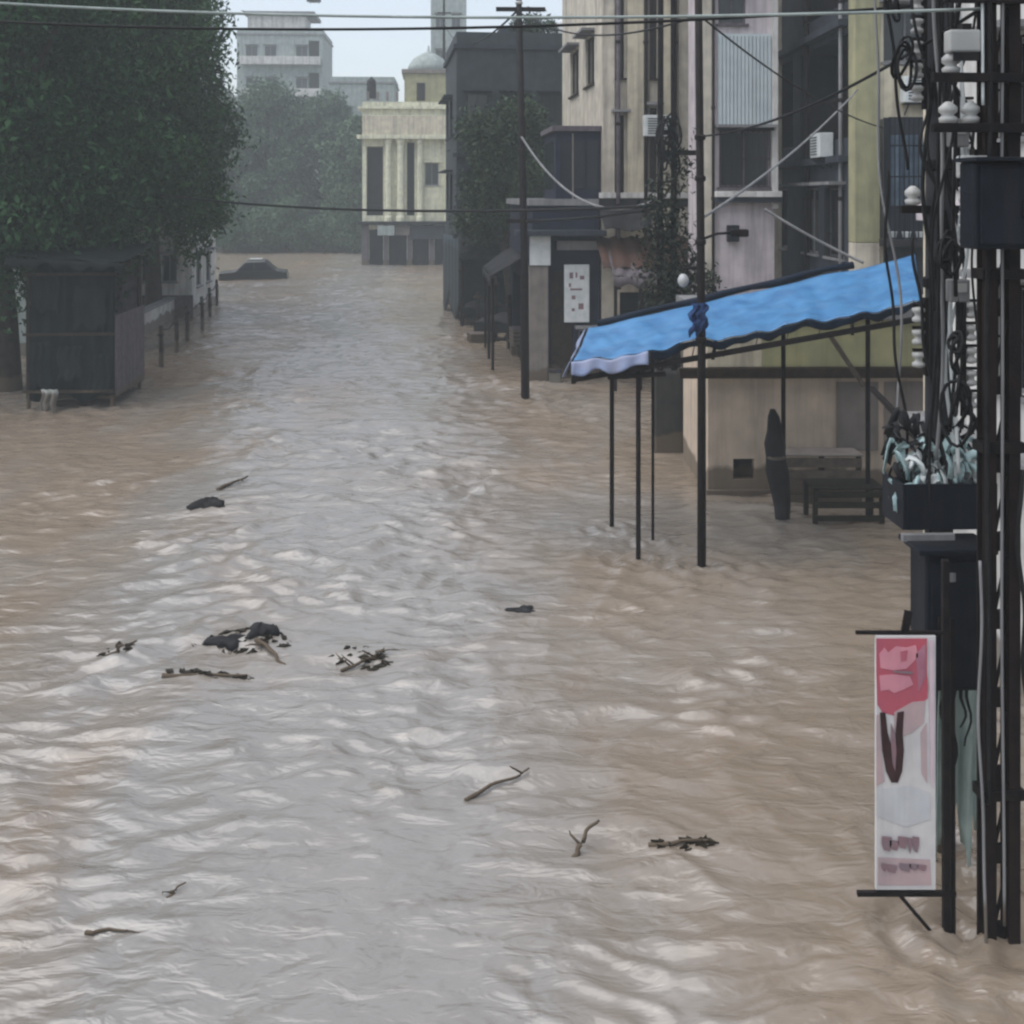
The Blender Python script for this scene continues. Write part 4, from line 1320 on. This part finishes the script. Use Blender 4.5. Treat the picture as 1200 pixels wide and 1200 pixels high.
# ------------------------------------------------------------------ left bank
ks = thing('stall_kiosk', 'dark stall clad in green black tarpaulin on posts under the left trees', 'kiosk', (-11.35, 25.9, 0), R(4))
m = MB()
m.sheet(lambda u, v: (u * 2.02, .04 * math.sin(u * 15) + .025 * math.sin(u * 37 + 1), 3.55 - v * (3.28 + .08 * math.sin(u * 12))), 50, 6, .02)
m.build('front_tarp', M['greentarp'], ks, smooth=True)
for i, (ua, ub, za, zb, mt) in enumerate(((.1, .62, .5, 1.6, 'greentarp'), (1.1, 1.85, 1.9, 2.9, 'kioskpatch'), (.75, 1.3, .7, 1.5, 'kioskpatch'), (1.45, 1.95, .4, 1.3, 'greentarp'), (.15, .8, 2.3, 3.2, 'kioskpatch'))):
    m = MB()
    m.sheet(lambda u, v, ua=ua, ub=ub, za=za, zb=zb, i=i: (ua + (ub - ua) * u + .03 * math.sin(v * 9 + i), -.09 + .02 * math.sin(u * 21 + i) + .02 * math.sin(v * 11), zb - (zb - za) * v * (1 + .08 * math.sin(u * 11 + i))), 14, 8, .01)
    m.build('patch', M[mt], ks, smooth=True)
for z_ in (.42, 1.75, 3.15):
    part_box(ks, 'batten', M['wood'], -.03, 2.05, -.13, -.10, z_, z_ + .06)
m = MB()
m.sheet(lambda u, v: (-.28 + u * 2.65, -.5 + .02 * math.sin(u * 21), 3.6 - .16 * u - v * (.16 + .06 * math.sin(u * 33) + .04 * math.sin(u * 13))), 50, 3, .008)
m.build('eave_cloth', M['kioskpatch'], ks, smooth=True)
m = MB()
for i in range(9):
    y0_ = .05 + i * .28
    m.box(2.03, 2.06, y0_, y0_ + .265, .3 + .03 * math.sin(i * 3), 2.2)
m.build('side_boards', M['mauve'], ks)
part_box(ks, 'back_board', M['mauve'], .05, 2.0, 2.5, 2.54, .3, 3.4)
part_box(ks, 'floor', M['wood'], .03, 2.0, .1, 2.5, .24, .29)
m = MB()
m.sheet(lambda u, v: (-.25 + u * 2.6, -.45 + v * 3.2, 3.62 + .16 * u * (-1) + .3 * v + .03 * math.sin(u * 14)), 24, 6, .03)
m.build('roof', M['greentarp'], ks, smooth=True)
for (x, y) in ((.04, .06), (1.96, .06), (.04, 2.46), (1.96, 2.46)):
    MB().tube([(x, y, -1.6), (x, y, 3.5)], .05, 8).build('post', M['wood'], ks)
m = MB()
m.sheet(lambda u, v: (-10.92 + u * .36 + .03 * math.sin(v * 7), 25.72 + .05 * math.sin(u * 14), .52 - v * (.5 + .08 * math.sin(u * 9))), 14, 6, .012)
tag(m.build('pale_cloth', surf('grey_white_cloth', (.42, .43, .40), (.3, .31, .29), scale=5), smooth=True), 'pale ragged cloth hanging at the bottom corner of the dark kiosk', 'cloth')

bp_ = thing('bank_post', 'weathered wooden post', 'post')
m = MB()
m.tube([(0, 0, -1.4), (.02, 0, .6), (.0, .02, 1.25)], [.075, .07, .06], 8)
m.build('shaft', M['wood'], bp_, smooth=True)
part_box(bp_, 'rail_bracket', M['iron'], -.08, .08, -.08, .08, .95, 1.0)
posts = [(-10.2, 32.2, 'dark post in the water beside the kiosk side'), (-10.6, 35, 'second dark post along the left bank after the kiosk'), (-11.2, 38.2, 'dark post below the white house corner'),
         (-11.6, 41.5, 'dark post standing by the trunk of the leaning tree'), (-12.4, 45.5, 'dark post past the leaning tree on the left bank'), (-13.3, 50, 'farthest dark post before the sunken car')]
for i, (x, y, lb) in enumerate(posts):
    q = bp_ if i == 0 else dup(bp_, (x, y, 0), R(20 * i))
    q.location = (x, y, 0)
    q['label'] = lb
    q['group'] = 'posts along the left bank'
rl = MB()
for i in range(len(posts) - 1):
    a, b2 = posts[i], posts[i + 1]
    rl.tube([(a[0], a[1], 1.12), ((a[0] + b2[0]) / 2, (a[1] + b2[1]) / 2, .98), (b2[0], b2[1], 1.12)], .025, 6)
tag(rl.build('rope_rail', M['iron']), 'dark rope rail strung along the left bank posts', 'rope')
hw = thing('garden_wall', 'low pale wall along the left bank below the white house', 'wall', (-13.2, 38.5, 0), R(6))
part_box(hw, 'panel', M['white'], -.12, .12, 0, 9.5, -1.4, .8, .02)
part_box(hw, 'coping', M['grey'], -.18, .18, -.05, 9.55, .803, .9, .02)

# sunken car up the street
cr = thing('sunken_car', 'dark car sunk to its windows at the bend of the left bank', 'car', (-15.6, 67, -.5), R(8))
pr = [(-2.0, .55), (-1.95, .95), (-1.0, 1.05), (-.45, 1.62), (.75, 1.68), (1.35, 1.12), (2.0, 1.0), (2.05, .5)]
m = MB()
nP = len(pr)
vs = []
for y, s in ((-.82, 1), (-.7, 1.0), (.7, 1.0), (.82, 1)):
    for (x, z) in pr:
        zz = z if abs(y) < .8 else min(z, z * .94)
        vs.append((x, y * (1 if z < 1.2 else .86), zz))
fs = []
for j in range(3):
    for i in range(nP):
        fs.append((j * nP + i, j * nP + (i + 1) % nP, (j + 1) * nP + (i + 1) % nP, (j + 1) * nP + i))
fs += [tuple(range(nP)), tuple(range(3 * nP, 4 * nP))]
m.add(vs, fs)
m.build('body', M['carpaint'], cr, .03)
for s in (-1,):
    m = MB()
    m.hexa([(-.85, -.835, 1.08), (.05, -.835, 1.08), (.05, -.835, 1.1), (-.85, -.835, 1.1), (-.38, -.735, 1.52), (.05, -.735, 1.54), (.05, -.73, 1.54), (-.38, -.73, 1.52)])
    m.build('side_window', M['glass'], cr)
    m = MB()
    m.hexa([(.12, -.835, 1.08), (1.1, -.835, 1.08), (1.1, -.835, 1.1), (.12, -.835, 1.1), (.12, -.735, 1.54), (.7, -.735, 1.54), (.7, -.73, 1.54), (.12, -.73, 1.54)])
    m.build('side_window', M['glass'], cr)
part_box(cr, 'roof_rack', M['whiteplastic'], -.2, .5, -.4, .4, 1.7, 1.74, .01)

# ------------------------------------------------------------------ things along the right pavement
tt = MB()
tt.sheet(lambda u, v: (-3.05 + u * .95, 49.3 - u * 5.2 + .06 * math.sin(u * 31), 3.35 - v * (3.0 + .45 * math.sin(u * 9.5 + .5))), 60, 6, .02)
tag(tt.build('hanging_tarpaulin', M['tealtarp'], smooth=True), 'dark teal tarpaulin curtain hung at the dark building corner', 'tarpaulin')


def cart(label, x, y, rz, tilt):
    t = thing('handcart', label, 'handcart', (x, y, -.45), rz, 'half sunk handcarts at the dark building')
    for i in range(6):
        part_box(t, 'plank', M['wood'], -.9, .9, -.5 + i * .17, -.35 + i * .17, .82, .86)
    part_box(t, 'side_board', M['darkcloth'], -.9, .9, -.53, -.505, .78, 1.08)
    part_box(t, 'side_board', M['darkcloth'], -.9, .9, .53, .555, .78, 1.08)
    for sx in (-.6, .6):
        wh = MB()
        pts = [(sx + .42 * math.cos(a), -.6, .5 + .42 * math.sin(a)) for a in np.linspace(0, 2 * math.pi, 25)]
        wh.tube(pts, .035, 6)
        for a in np.linspace(0, math.pi, 5)[:-1]:
            wh.bar((sx + .4 * math.cos(a), -.6, .5 + .4 * math.sin(a)), (sx - .4 * math.cos(a), -.6, .5 - .4 * math.sin(a)), .02)
        wh.build('wheel', M['black'], t)
    hd = MB()
    hd.tube([(.9, -.4, .84), (1.4, -.4, 1.0), (1.4, .45, 1.0), (.9, .45, .84)], .025, 6)
    hd.build('handle', M['iron'], t)
    sk = MB()
    sk.sheet(lambda u, v: (-.85 + 1.7 * u, -.48 + .98 * v, 1.1 + .3 * math.sin(math.pi * u) * math.sin(math.pi * v) + .04 * math.sin(u * 17 + v * 9)), 20, 10, .02)
    sk.build('cover', M['darkcloth'], t, smooth=True)
    return t


cart('half sunk handcart under dark cover in front of the teal shutters', -1.1, 43.6, R(12), 0)
cart('half sunk handcart nearest the thin pole with dark cover', -.35, 38.4, R(-8), 0)
k2 = thing('shop_box', 'pale box with dark top on the pavement beside the pale pillar', 'box', (.98, 29.2, 0))
part_box(k2, 'body', M['palegreen'], 0, .3, 0, .3, -1.2, .35, .02)
part_box(k2, 'lid', M['navy'], -.02, .32, -.02, .32, .353, .42, .01)

# ------------------------------------------------------------------ cables over the street
def cable(label, a, b2, sag, r_, mat=None, n=36):
    m = MB()
    a, b2 = Vector(a), Vector(b2)
    pts = [a.lerp(b2, i / n) + Vector((0, 0, -sag * 4 * (i / n) * (1 - i / n))) for i in range(n + 1)]
    m.tube(pts, r_, 6)
    tag(m.build('overhead_cable', mat or M['black'], smooth=True), label, 'cable', 'cables strung over the street')


cable('dark cable crossing the street at the height of the lemon balcony', (-12.7, 35.5, 5.25), (3.0, 21.7, 4.82), .35, .032)
cable('dark cable just below the long crossing one on the right', (.31, 27, 4.40), (2.95, 21.7, 4.78), .06, .03)
cable('pale cable hanging in a deep curve from the thin pole', (.2, 27, 6.5), (2.95, 21.7, 5.0), .85, .03, M['grey'])
cable('pale thick cable slanting down above the awning', P(896, 245, 23.8), P(1012, 308, 23.4), .05, .03, M['grey'])
cable('pale green cable along the top of the picture', P(-60, 0, 9.5), P(1160, 10, 7.4), .10, .011, M['palegreen'])
cable('thin dark cable above the pale green one', P(-60, 22, 10.5), P(1090, 6, 8.5), .14, .012)
cable('thin cable from the iron pole to the caged balcony', P(822, 20, 14.8), P(1035, 150, 23.3), .2, .014)
cable('thin grey cable crossing the dark side wall', P(824, 255, 14.8), P(1005, 105, 23.7), .15, .02, M['grey'])
cable('dark cable from the thin pole to the iron pole', (.16, 27, 9.5), (2.46, 14.8, 7.4), .4, .016)
cable('dark cable running up the street from the thin pole', (.16, 27, 9.55), (-5.1, 83, 18), 1.2, .03)
cable('thin dark cable from the iron pole to the steel pole', (2.5, 14.8, 5.8), (3.2, 7.4, 6.3), .2, .014)

# ------------------------------------------------------------------ debris riding the flood
def wz(x, y):
    return float(wave(np.array([x]), np.array([y]))[0])


def stick(label, p, q, r_, seed, name='drift_branch', twigs=1, mat=None, cat='branch'):
    m = MB()
    p, q = Vector(p) - Vector((0, 0, .008)), Vector(q) - Vector((0, 0, .008))
    pts = wiggle(p, q, .04, 14, seed)
    n = len(pts)
    m.tube(pts, [r_ * (.95 - .6 * i / n) for i in range(n)], 7)
    rr = random.Random(seed)
    for i in range(twigs):
        k = rr.randint(3, n - 3)
        d = Vector((rr.uniform(-.3, .3), rr.uniform(-.2, .2), rr.uniform(.0, .16)))
        m.tube([pts[k], pts[k] + d * .6, pts[k] + d + Vector((.04, 0, -.02))], [r_ * .5, r_ * .35, r_ * .15], 5)
    o = m.build(name, mat or M['wood'], smooth=True)
    return tag(o, label, cat, 'branches carried by the flood')


def at(px, py, dz=0):
    d = CAMH * F / (py - HZ)
    x = (px - 600) / F * d
    return (x, d, wz(x, d) + dz)


def lump(name, label, px, py, sx, sy, sz, mat, seed, cat='debris'):
    c = at(px, py)
    m = MB()
    q = random.Random(seed)
    nu, nv = 22, 7
    vs, fs = [], []
    for j in range(nv + 1):
        ph = -math.pi / 2 + math.pi * j / nv
        for i in range(nu):
            a = 2 * math.pi * i / nu
            k = 1 + .35 * math.sin(3 * a + seed) * math.cos(ph) + .2 * math.sin(7 * a + 2 * seed) * math.cos(ph) + q.uniform(-.22, .22)
            vs.append((c[0] + sx * k * math.cos(a) * math.cos(ph), c[1] + sy * k * math.sin(a) * math.cos(ph), c[2] - sz * .1 + sz * k * math.sin(ph)))
    for j in range(nv):
        for i in range(nu):
            fs.append((j * nu + i, j * nu + (i + 1) % nu, (j + 1) * nu + (i + 1) % nu, (j + 1) * nu + i))
    m.add(vs, fs)
    return tag(m.build(name, mat, smooth=True), label, cat)


lump('floating_bundle', 'black soaked bundle floating at the left of the stream', 245, 602, .26, .2, .13, M['black'], 3)
lump('floating_clump', 'dark clump of weeds riding the wave left of centre', 268, 762, .2, .12, .06, M['darkcloth'], 5)
lump('floating_clump', 'smaller dark clump right behind the weeds on the wave', 306, 756, .16, .12, .09, M['darkcloth'], 8)
lump('floating_clump', 'small dark clod floating in midstream', 612, 718, .16, .09, .04, M['darkcloth'], 11)
stick('long thin dark branch floating in front of the weed clumps', at(190, 800, .02), at(290, 796, .03), .028, 1)
stick('crooked branch end curling up on the wave crest', at(300, 765, .05), at(335, 785, .0), .03, 2)
stick('short brown stick drifting at the far left of the weeds', at(125, 780, .0), at(160, 764, .06), .026, 3)
stick('short black stick jutting up out of the near wave', at(668, 1012, -.02), at(702, 990, .16), .026, 4, twigs=1)
stick('thin branch drifting on the crest near the centre', at(545, 940, .01), at(620, 915, .04), .02, 5)
stick('brown twig mat caught on the middle wave', at(400, 790, .02), at(450, 775, .05), .022, 6, twigs=7)
stick('twig floating near the lower left corner', at(100, 1098, .01), at(150, 1098, .02), .016, 7)
stick('small twig beside the lower left one', at(195, 1055, .0), at(218, 1044, .04), .014, 8, twigs=1)
stick('brown stick drifting at the left edge of the stream', at(255, 578, .02), at(290, 566, .06), .04, 9)
stick('pale brown stick drifting below the standing wave', at(760, 1000, .01), at(830, 1000, .03), .022, 10)


# ------------------------------------------------------------------ clutter on the facades and along the pavement
def aircon(label, loc, rz=0):
    t = thing('air_conditioner', label, 'air conditioner', loc, rz, 'air conditioners on the facades')
    part_box(t, 'case', M['whiteplastic'], 0, .8, -.32, 0, 0, .56, .015)
    m = MB()
    for i in range(7):
        m.box(.08, .58, -.332, -.322, .06 + i * .065, .085 + i * .065)
    m.build('grille', M['box'], t)
    m = MB()
    m.tube([(.1, -.02, -.25), (.1, -.3, -.02)], .015, 5)
    m.tube([(.7, -.02, -.25), (.7, -.3, -.02)], .015, 5)
    m.box(.06, .74, -.3, -.0, -.03, -.003)
    m.build('bracket', M['iron'], t)
    return t


aircon('air conditioner on the cream wall right of the yellow corner pillar', (8.35, 23.9, 7.0))
aircon('air conditioner on the dark slate side wall', (7.36, 26.2, 5.9), R(-90))
aircon('air conditioner high on the pilaster building front', (3.5, 29.78, 6.6), R(5))


def pipe(label, x, y, z0, z1, r_=.05, mt='browngrey'):
    t = thing('drainpipe', label, 'drainpipe', (x, y, 0), 0, 'drainpipes on the facades')
    MB().tube([(0, 0, z0), (0, 0, z1)], r_, 8).build('tube', M[mt], t, smooth=True)
    m = MB()
    for z in np.arange(max(z0, .5), z1, 2.2):
        m.lathe([(r_ * 1.0, 0), (r_ * 1.35, .01), (r_ * 1.35, .08), (r_ * 1.0, .09)], 8, (0, 0, z))
    c = m.build('collars', M['iron'], t)
    c['kind'] = 'stuff'


pipe('dark drainpipe at the left of the pilaster building front', 2.85, 29.78, 2.5, 13, .06, 'mauve')
pipe('grey drainpipe between two pilasters of the tall cream building', 3.60, 29.85, 2.5, 13, .05, 'iron')
pipe('brown drainpipe at the right of the tall cream building front', 4.38, 29.88, 2.5, 13, .06, 'iron')
pipe('dark drainpipe down the middle of the dark slate side wall', 7.33, 27.6, -1, 13, .06, 'iron')
pipe('pale drainpipe on the near edge of the dark slate side wall', 7.33, 24.75, -1, 13, .045, 'grey')
pipe('thin pipe left of the ribbed white panel', 4.88, 26.9, -1, 12.5, .035, 'iron')
pipe('thin pale pipe right of the caged balcony', 9.2, 23.85, 3.4, 12.5, .04, 'grey')

GPS = 'dark posts along the right waterline'
qp = None
for i, (px, py, h_, lb) in enumerate(((522, 352, 2.6, 'tall dark post at the corner of the teal tarpaulin'), (541, 380, 2.4, 'dark post standing out in the water before the handcarts'), (560, 391, 1.5, 'short dark post between the handcarts'),
                                  (580, 398, 2.2, 'dark post just left of the thin pole'), (597, 410, 1.8, 'dark post nearest the pale shop pillar'), (648, 428, 2.6, 'dark post right of the pale shop pillar'), (632, 436, 1.0, 'stub of dark post at the foot of the pale pillar'))):
    d = CAMH * F / (py - HZ)
    t = thing('waterline_post', lb, 'post', ((px - 600) / F * d, d, 0), R(13 * i), GPS)
    MB().tube([(0, 0, -1.5), (.03, 0, h_ * .5), (0, .02, h_)], [.10, .085, .075], 8).build('shaft', M['iron'], t, smooth=True)
    MB().box(-.13, .13, -.13, .13, h_ * .86, h_ * .86 + .08).build('collar', M['wood'], t)


def crate(label, x, y, z, rz, mt='wood', w=.7, h=.5):
    t = thing('slatted_crate', label, 'crate', (x, y, z), rz, 'crates at the dark building')
    for k in range(4):
        part_box(t, 'slat', M[mt], 0, w, -.02, 0, k * h / 4, k * h / 4 + h / 4 - .03)
        part_box(t, 'slat', M[mt], -.02, 0, 0, w, k * h / 4, k * h / 4 + h / 4 - .03)
    part_box(t, 'inside', M['dark'], .01, w - .01, .01, w - .01, 0, h - .04)
    part_box(t, 'lid', M['mauve'], -.03, w + .02, -.03, w + .02, h - .036, h, .01)


crate('dark crate afloat left of the nearest handcart', -1.35, 37.2, -.12, R(15))
crate('lower crate of the two stacked beside the dark shop corner', .0, 34.6, -.15, R(4))
crate('upper crate of the two stacked beside the dark shop corner', .06, 34.66, .36, R(11), 'palewood')
crate('pale crate against the teal shutters', -.2, 44.2, .1, R(2), 'palewood', .9, .7)
crate('dark tall crate against the teal shutters', 1.2, 44.2, .1, R(-4), 'wood', .8, 1.2)

# white spool racks and plates on the two near poles
def rack(label, x, y, z, n, side):
    t = thing('insulator_rack', label, 'insulator rack', (x, y, z), 0, 'spool racks on the near poles')
    part_box(t, 'strap', M['iron'], -.012, .012, -.03, .03, -.06, n * .17 + .02)
    for i in range(n):
        MB().lathe([(.02, 0), (.048, .012), (.048, .035), (.028, .05), (.028, .07), (.048, .085), (.048, .11), (.02, .12)], 12, (side * .055, 0, i * .17)).build('spool', M['ceramic'], t, smooth=True)
    m = MB()
    for i in range(n):
        m.box(min(0, side * .1), max(0, side * .1), -.012, .012, i * .17 + .124, i * .17 + .145)
    m.build('tabs', M['iron'], t)['kind'] = 'stuff'


rack('rack of white spools high on the left of the slim round pole', 3.13, 8.42, 5.72, 5, -1)
rack('rack of white spools on the right of the slim round pole', 3.40, 8.42, 5.1, 4, 1)
rack('rack of white spools left of the steel pole above the lower arm', 3.06, 7.34, 4.78, 3, -1)
rack('rack of white spools on the slim pole beside the awning edge', 3.14, 8.42, 3.7, 3, -1)
rack('rack of white spools between the poles just above the tray', 3.40, 8.36, 3.4, 5, 1)
for i, (a, b2, r_, amp, lb, mt) in enumerate((((3.02, 7.7, 7.7), (3.06, 8.0, 3.1), .013, .06, 'pale grey cable weaving left between the two near poles', 'grey'), ((3.18, 8.0, 7.6), (3.22, 8.0, 3.0), .014, .06, 'white cable snaking down between the near poles', 'whiteplastic'),
                                             ((3.26, 8.1, 6.2), (3.22, 8.05, 2.9), .012, .08, 'second white cable behind the junction box edge', 'whiteplastic'), ((2.82, 8.6, 7.2), (2.92, 8.4, 3.2), .010, .07, 'thin pale cable past the caged balcony', 'grey'),
                                             ((3.16, 8.0, 7.3), (3.0, 8.1, 3.0), .015, .1, 'black cable crossing behind the white ones', 'black'), ((3.3, 8.1, 7.3), (3.16, 8.0, 3.3), .013, .09, 'black cable looping at the right of the white ones', 'black'),
                                             ((3.08, 7.3, 2.6), (3.12, 7.3, .0), .01, .02, 'grey cable dropping past the dark cabinet', 'grey'))):
    m = MB()
    m.tube(wiggle(a, b2, amp, 46, 30 + i), r_, 6)
    tag(m.build('pole_cable', M[mt], smooth=True), lb, 'cable', 'cables running down the near poles')
for i, (x, z, w_, h_, lb) in enumerate(((3.17, 5.35, .13, .2, 'grey meter box between the poles above the junction box'), (3.17, 4.25, .14, .16, 'grey meter box between the poles below the junction box'))):
    t = thing('meter_box', lb, 'meter box', (x, 7.9, z))
    part_box(t, 'case', M['grey'], -w_ / 2, w_ / 2, -.06, .04, 0, h_, .01)
    part_box(t, 'dial', M['ceramic'], -w_ * .3, w_ * .3, -.068, -.062, h_ * .45, h_ * .85)
    part_box(t, 'conduit', M['black'], -.012, .012, -.03, .0, -.3, -.003)


def shop_canopy(label, a, b2, drop, out, mt):
    a, b2 = Vector(a), Vector(b2)
    t = thing('shop_canopy', label, 'canopy')
    d = (b2 - a).normalized()
    n_ = Vector((-d.y, d.x, 0))
    if n_.x > 0 and abs(n_.x) > abs(n_.y):
        n_ = -n_
    if n_.y > 0 and abs(n_.y) >= abs(n_.x):
        n_ = -n_
    m = MB()
    m.sheet(lambda u, v: a.lerp(b2, u) + n_ * out * v + Vector((0, 0, -drop * v - .06 * math.sin(math.pi * u * 2) ** 2 * v + .03 * math.sin(u * 29 + v * 4))), 30, 6, .02)
    m.sheet(lambda u, v: a.lerp(b2, u) + n_ * (out + .02) + Vector((0, 0, -drop - .04 - v * (.22 + .05 * math.sin(u * 17)))), 30, 2, .015)
    m.build('cloth', M[mt], t, smooth=True)
    for u in (.04, .5, .96):
        p = a.lerp(b2, u) + n_ * (out - .06)
        MB().tube([(p.x, p.y, -1.5), (p.x, p.y, a.z - drop - .03)], .045, 7).build('post', M['iron'], t)


shop_canopy('dark blue cloth canopy on posts before the dark teal building', (-2.2, 44.9, 3.5), (.4, 45.1, 3.4), .7, 2.4, 'darkcloth')
shop_canopy('dark teal canopy on posts right beside the first one', (.6, 45.1, 3.2), (2.8, 45.4, 3.3), .5, 2.6, 'tealtarp')
shop_canopy('low dark canopy reaching out from the side of the dark shop', (-.05, 36.6, 3.3), (.30, 31.6, 3.3), .6, .9, 'darkcloth')
shop_canopy('sagging mauve canopy between dark shop and rust canopy', (2.5, 29.4, 3.6), (3.9, 29.5, 3.5), .6, 1.2, 'mauve')
for (lb, x, y, z, w_, h_) in (('small pale sign over the first cloth canopy', -1.9, 44.6, 3.7, 1.1, .5), ('long pale sign over the teal canopy', .7, 44.85, 3.55, 1.7, .45), ('small pale sign hanging at the corner of the yellow building', -9.6, 79.2, 2.2, 1.2, .7)):
    t = thing('shop_sign', lb, 'sign', (x, y, z))
    part_box(t, 'board', M['palegreen'], 0, w_, 0, .05, 0, h_, .008)
    part_box(t, 'frame', M['iron'], -.03, w_ + .03, .053, .08, -.03, h_ + .03)
for i in range(9):
    q = random.Random(60 + i)
    m = MB()
    m.tube(wiggle((2.96 + q.uniform(0, .4), 8.1 + q.uniform(-.3, .3), q.uniform(5.6, 7.2)), (2.98 + q.uniform(0, .36), 8.0 + q.uniform(-.2, .3), q.uniform(2.95, 4.6)), q.uniform(.05, .11), 44, 70 + i), q.uniform(.008, .013), 5)
    tag(m.build('tangled_cable', M['black'], smooth=True), 'thin black cable tangled with others between the two near poles', 'cable', 'tangled black cables between the near poles')

# low mats of weeds, leaves and twigs, half sunk
def weedmat(label, px, py, sx, sy, n, seed):
    c = at(px, py)
    r = random.Random(seed)
    m = MB()
    for i in range(n):
        a, q = r.uniform(0, 6.3), math.sqrt(r.random())
        x, y = c[0] + sx * q * math.cos(a), c[1] + sy * q * math.sin(a)
        z = wz(x, y) + r.uniform(-.035, .018) * (1.3 - q)
        d = Vector((r.uniform(-1, 1), r.uniform(-.5, .5), r.uniform(-.15, .25))).normalized()
        l_ = r.uniform(.05, .17)
        s_ = d.cross(Vector((0, 0, 1))).normalized() * l_ * r.uniform(.08, .3)
        p = Vector((x, y, z))
        b0 = p - d * l_ / 2
        b1 = p + d * l_ / 2 + Vector((0, 0, -.015))
        k = Vector((0, 0, .008))
        m.add([b0 - k, p + s_ - k, b1 - k, p - s_ - k, b0 + k, p + s_ + k * 2, b1 + k, p - s_ + k * 2], [(0, 1, 2, 3), (4, 5, 6, 7), (0, 1, 5, 4), (1, 2, 6, 5), (2, 3, 7, 6), (3, 0, 4, 7)])
    tag(m.build('weed_mat', M['weed']), label, 'debris', 'mats of weeds on the flood')


weedmat('loose dark weeds around the two clumps on the wave', 285, 762, .55, .22, 60, 1)
weedmat('dark streak of weeds in front of the clumps', 250, 796, .45, .05, 34, 2)
weedmat('small mat of weeds at the left of the clumps', 140, 770, .2, .12, 16, 3)
weedmat('brown mat of weeds on the middle wave', 425, 780, .35, .25, 34, 4)
weedmat('weeds trailing along the near wave', 795, 1000, .28, .04, 24, 6)

# ------------------------------------------------------------------ air, light, camera
hz_ = MB()
hz_.box(-450, 450, -90, 450, -2.9, 30)
ho = hz_.build('haze', [bpy.data.materials.new('rain_haze')])
ho.data.materials[0].use_nodes = True
nt = ho.data.materials[0].node_tree
nt.nodes.remove(nt.nodes['Principled BSDF'])
pv = nt.nodes.new('ShaderNodeVolumePrincipled')
pv.inputs['Color'].default_value = (.86, .93, .95, 1)
pv.inputs['Density'].default_value = .0021
nt.links.new(pv.outputs[0], nt.nodes['Material Output'].inputs['Volume'])
tag(ho, 'pale grey rain haze filling the street', 'haze', kind='stuff')

SUN_E, SUN_A = R(66), R(256)
wd = bpy.data.worlds.new('World')
S.world = wd
wd.use_nodes = True
nt = wd.node_tree
bg = nt.nodes['Background']
sky = nt.nodes.new('ShaderNodeTexSky')
sky.sky_type = 'NISHITA'
sky.sun_disc = False
sky.sun_elevation, sky.sun_rotation = SUN_E, SUN_A
sky.air_density, sky.dust_density = 1.0, 1.6
hs = nt.nodes.new('ShaderNodeHueSaturation')
hs.inputs['Saturation'].default_value = .5
nt.links.new(sky.outputs[0], hs.inputs['Color'])
nt.links.new(hs.outputs[0], bg.inputs['Color'])
bg.inputs['Strength'].default_value = .078
sl = bpy.data.lights.new('sun', 'SUN')
sl.energy, sl.angle, sl.color = 1.0, R(85), (1, .98, .96)
so = bpy.data.objects.new('sun', sl)
C.objects.link(so)
so.rotation_euler = (R(90) - SUN_E, 0, math.pi - SUN_A)

cam = bpy.data.cameras.new('camera')
co = bpy.data.objects.new('camera', cam)
C.objects.link(co)
co.location = (0, 0, CAMH)
co.rotation_euler = (R(90), 0, 0)
cam.sensor_width = 36
cam.lens = 36 * F / 1200
cam.shift_y = -(600 - HZ) / 1200
cam.clip_start, cam.clip_end = .1, 3000
S.camera = co
S.view_settings.view_transform = 'Standard'
S.view_settings.look = 'None'
S.view_settings.exposure = 1.38
S.cycles.use_denoising = True
S.cycles.max_bounces = 6
S.cycles.volume_bounces = 1
S.cycles.filter_width = 2.4
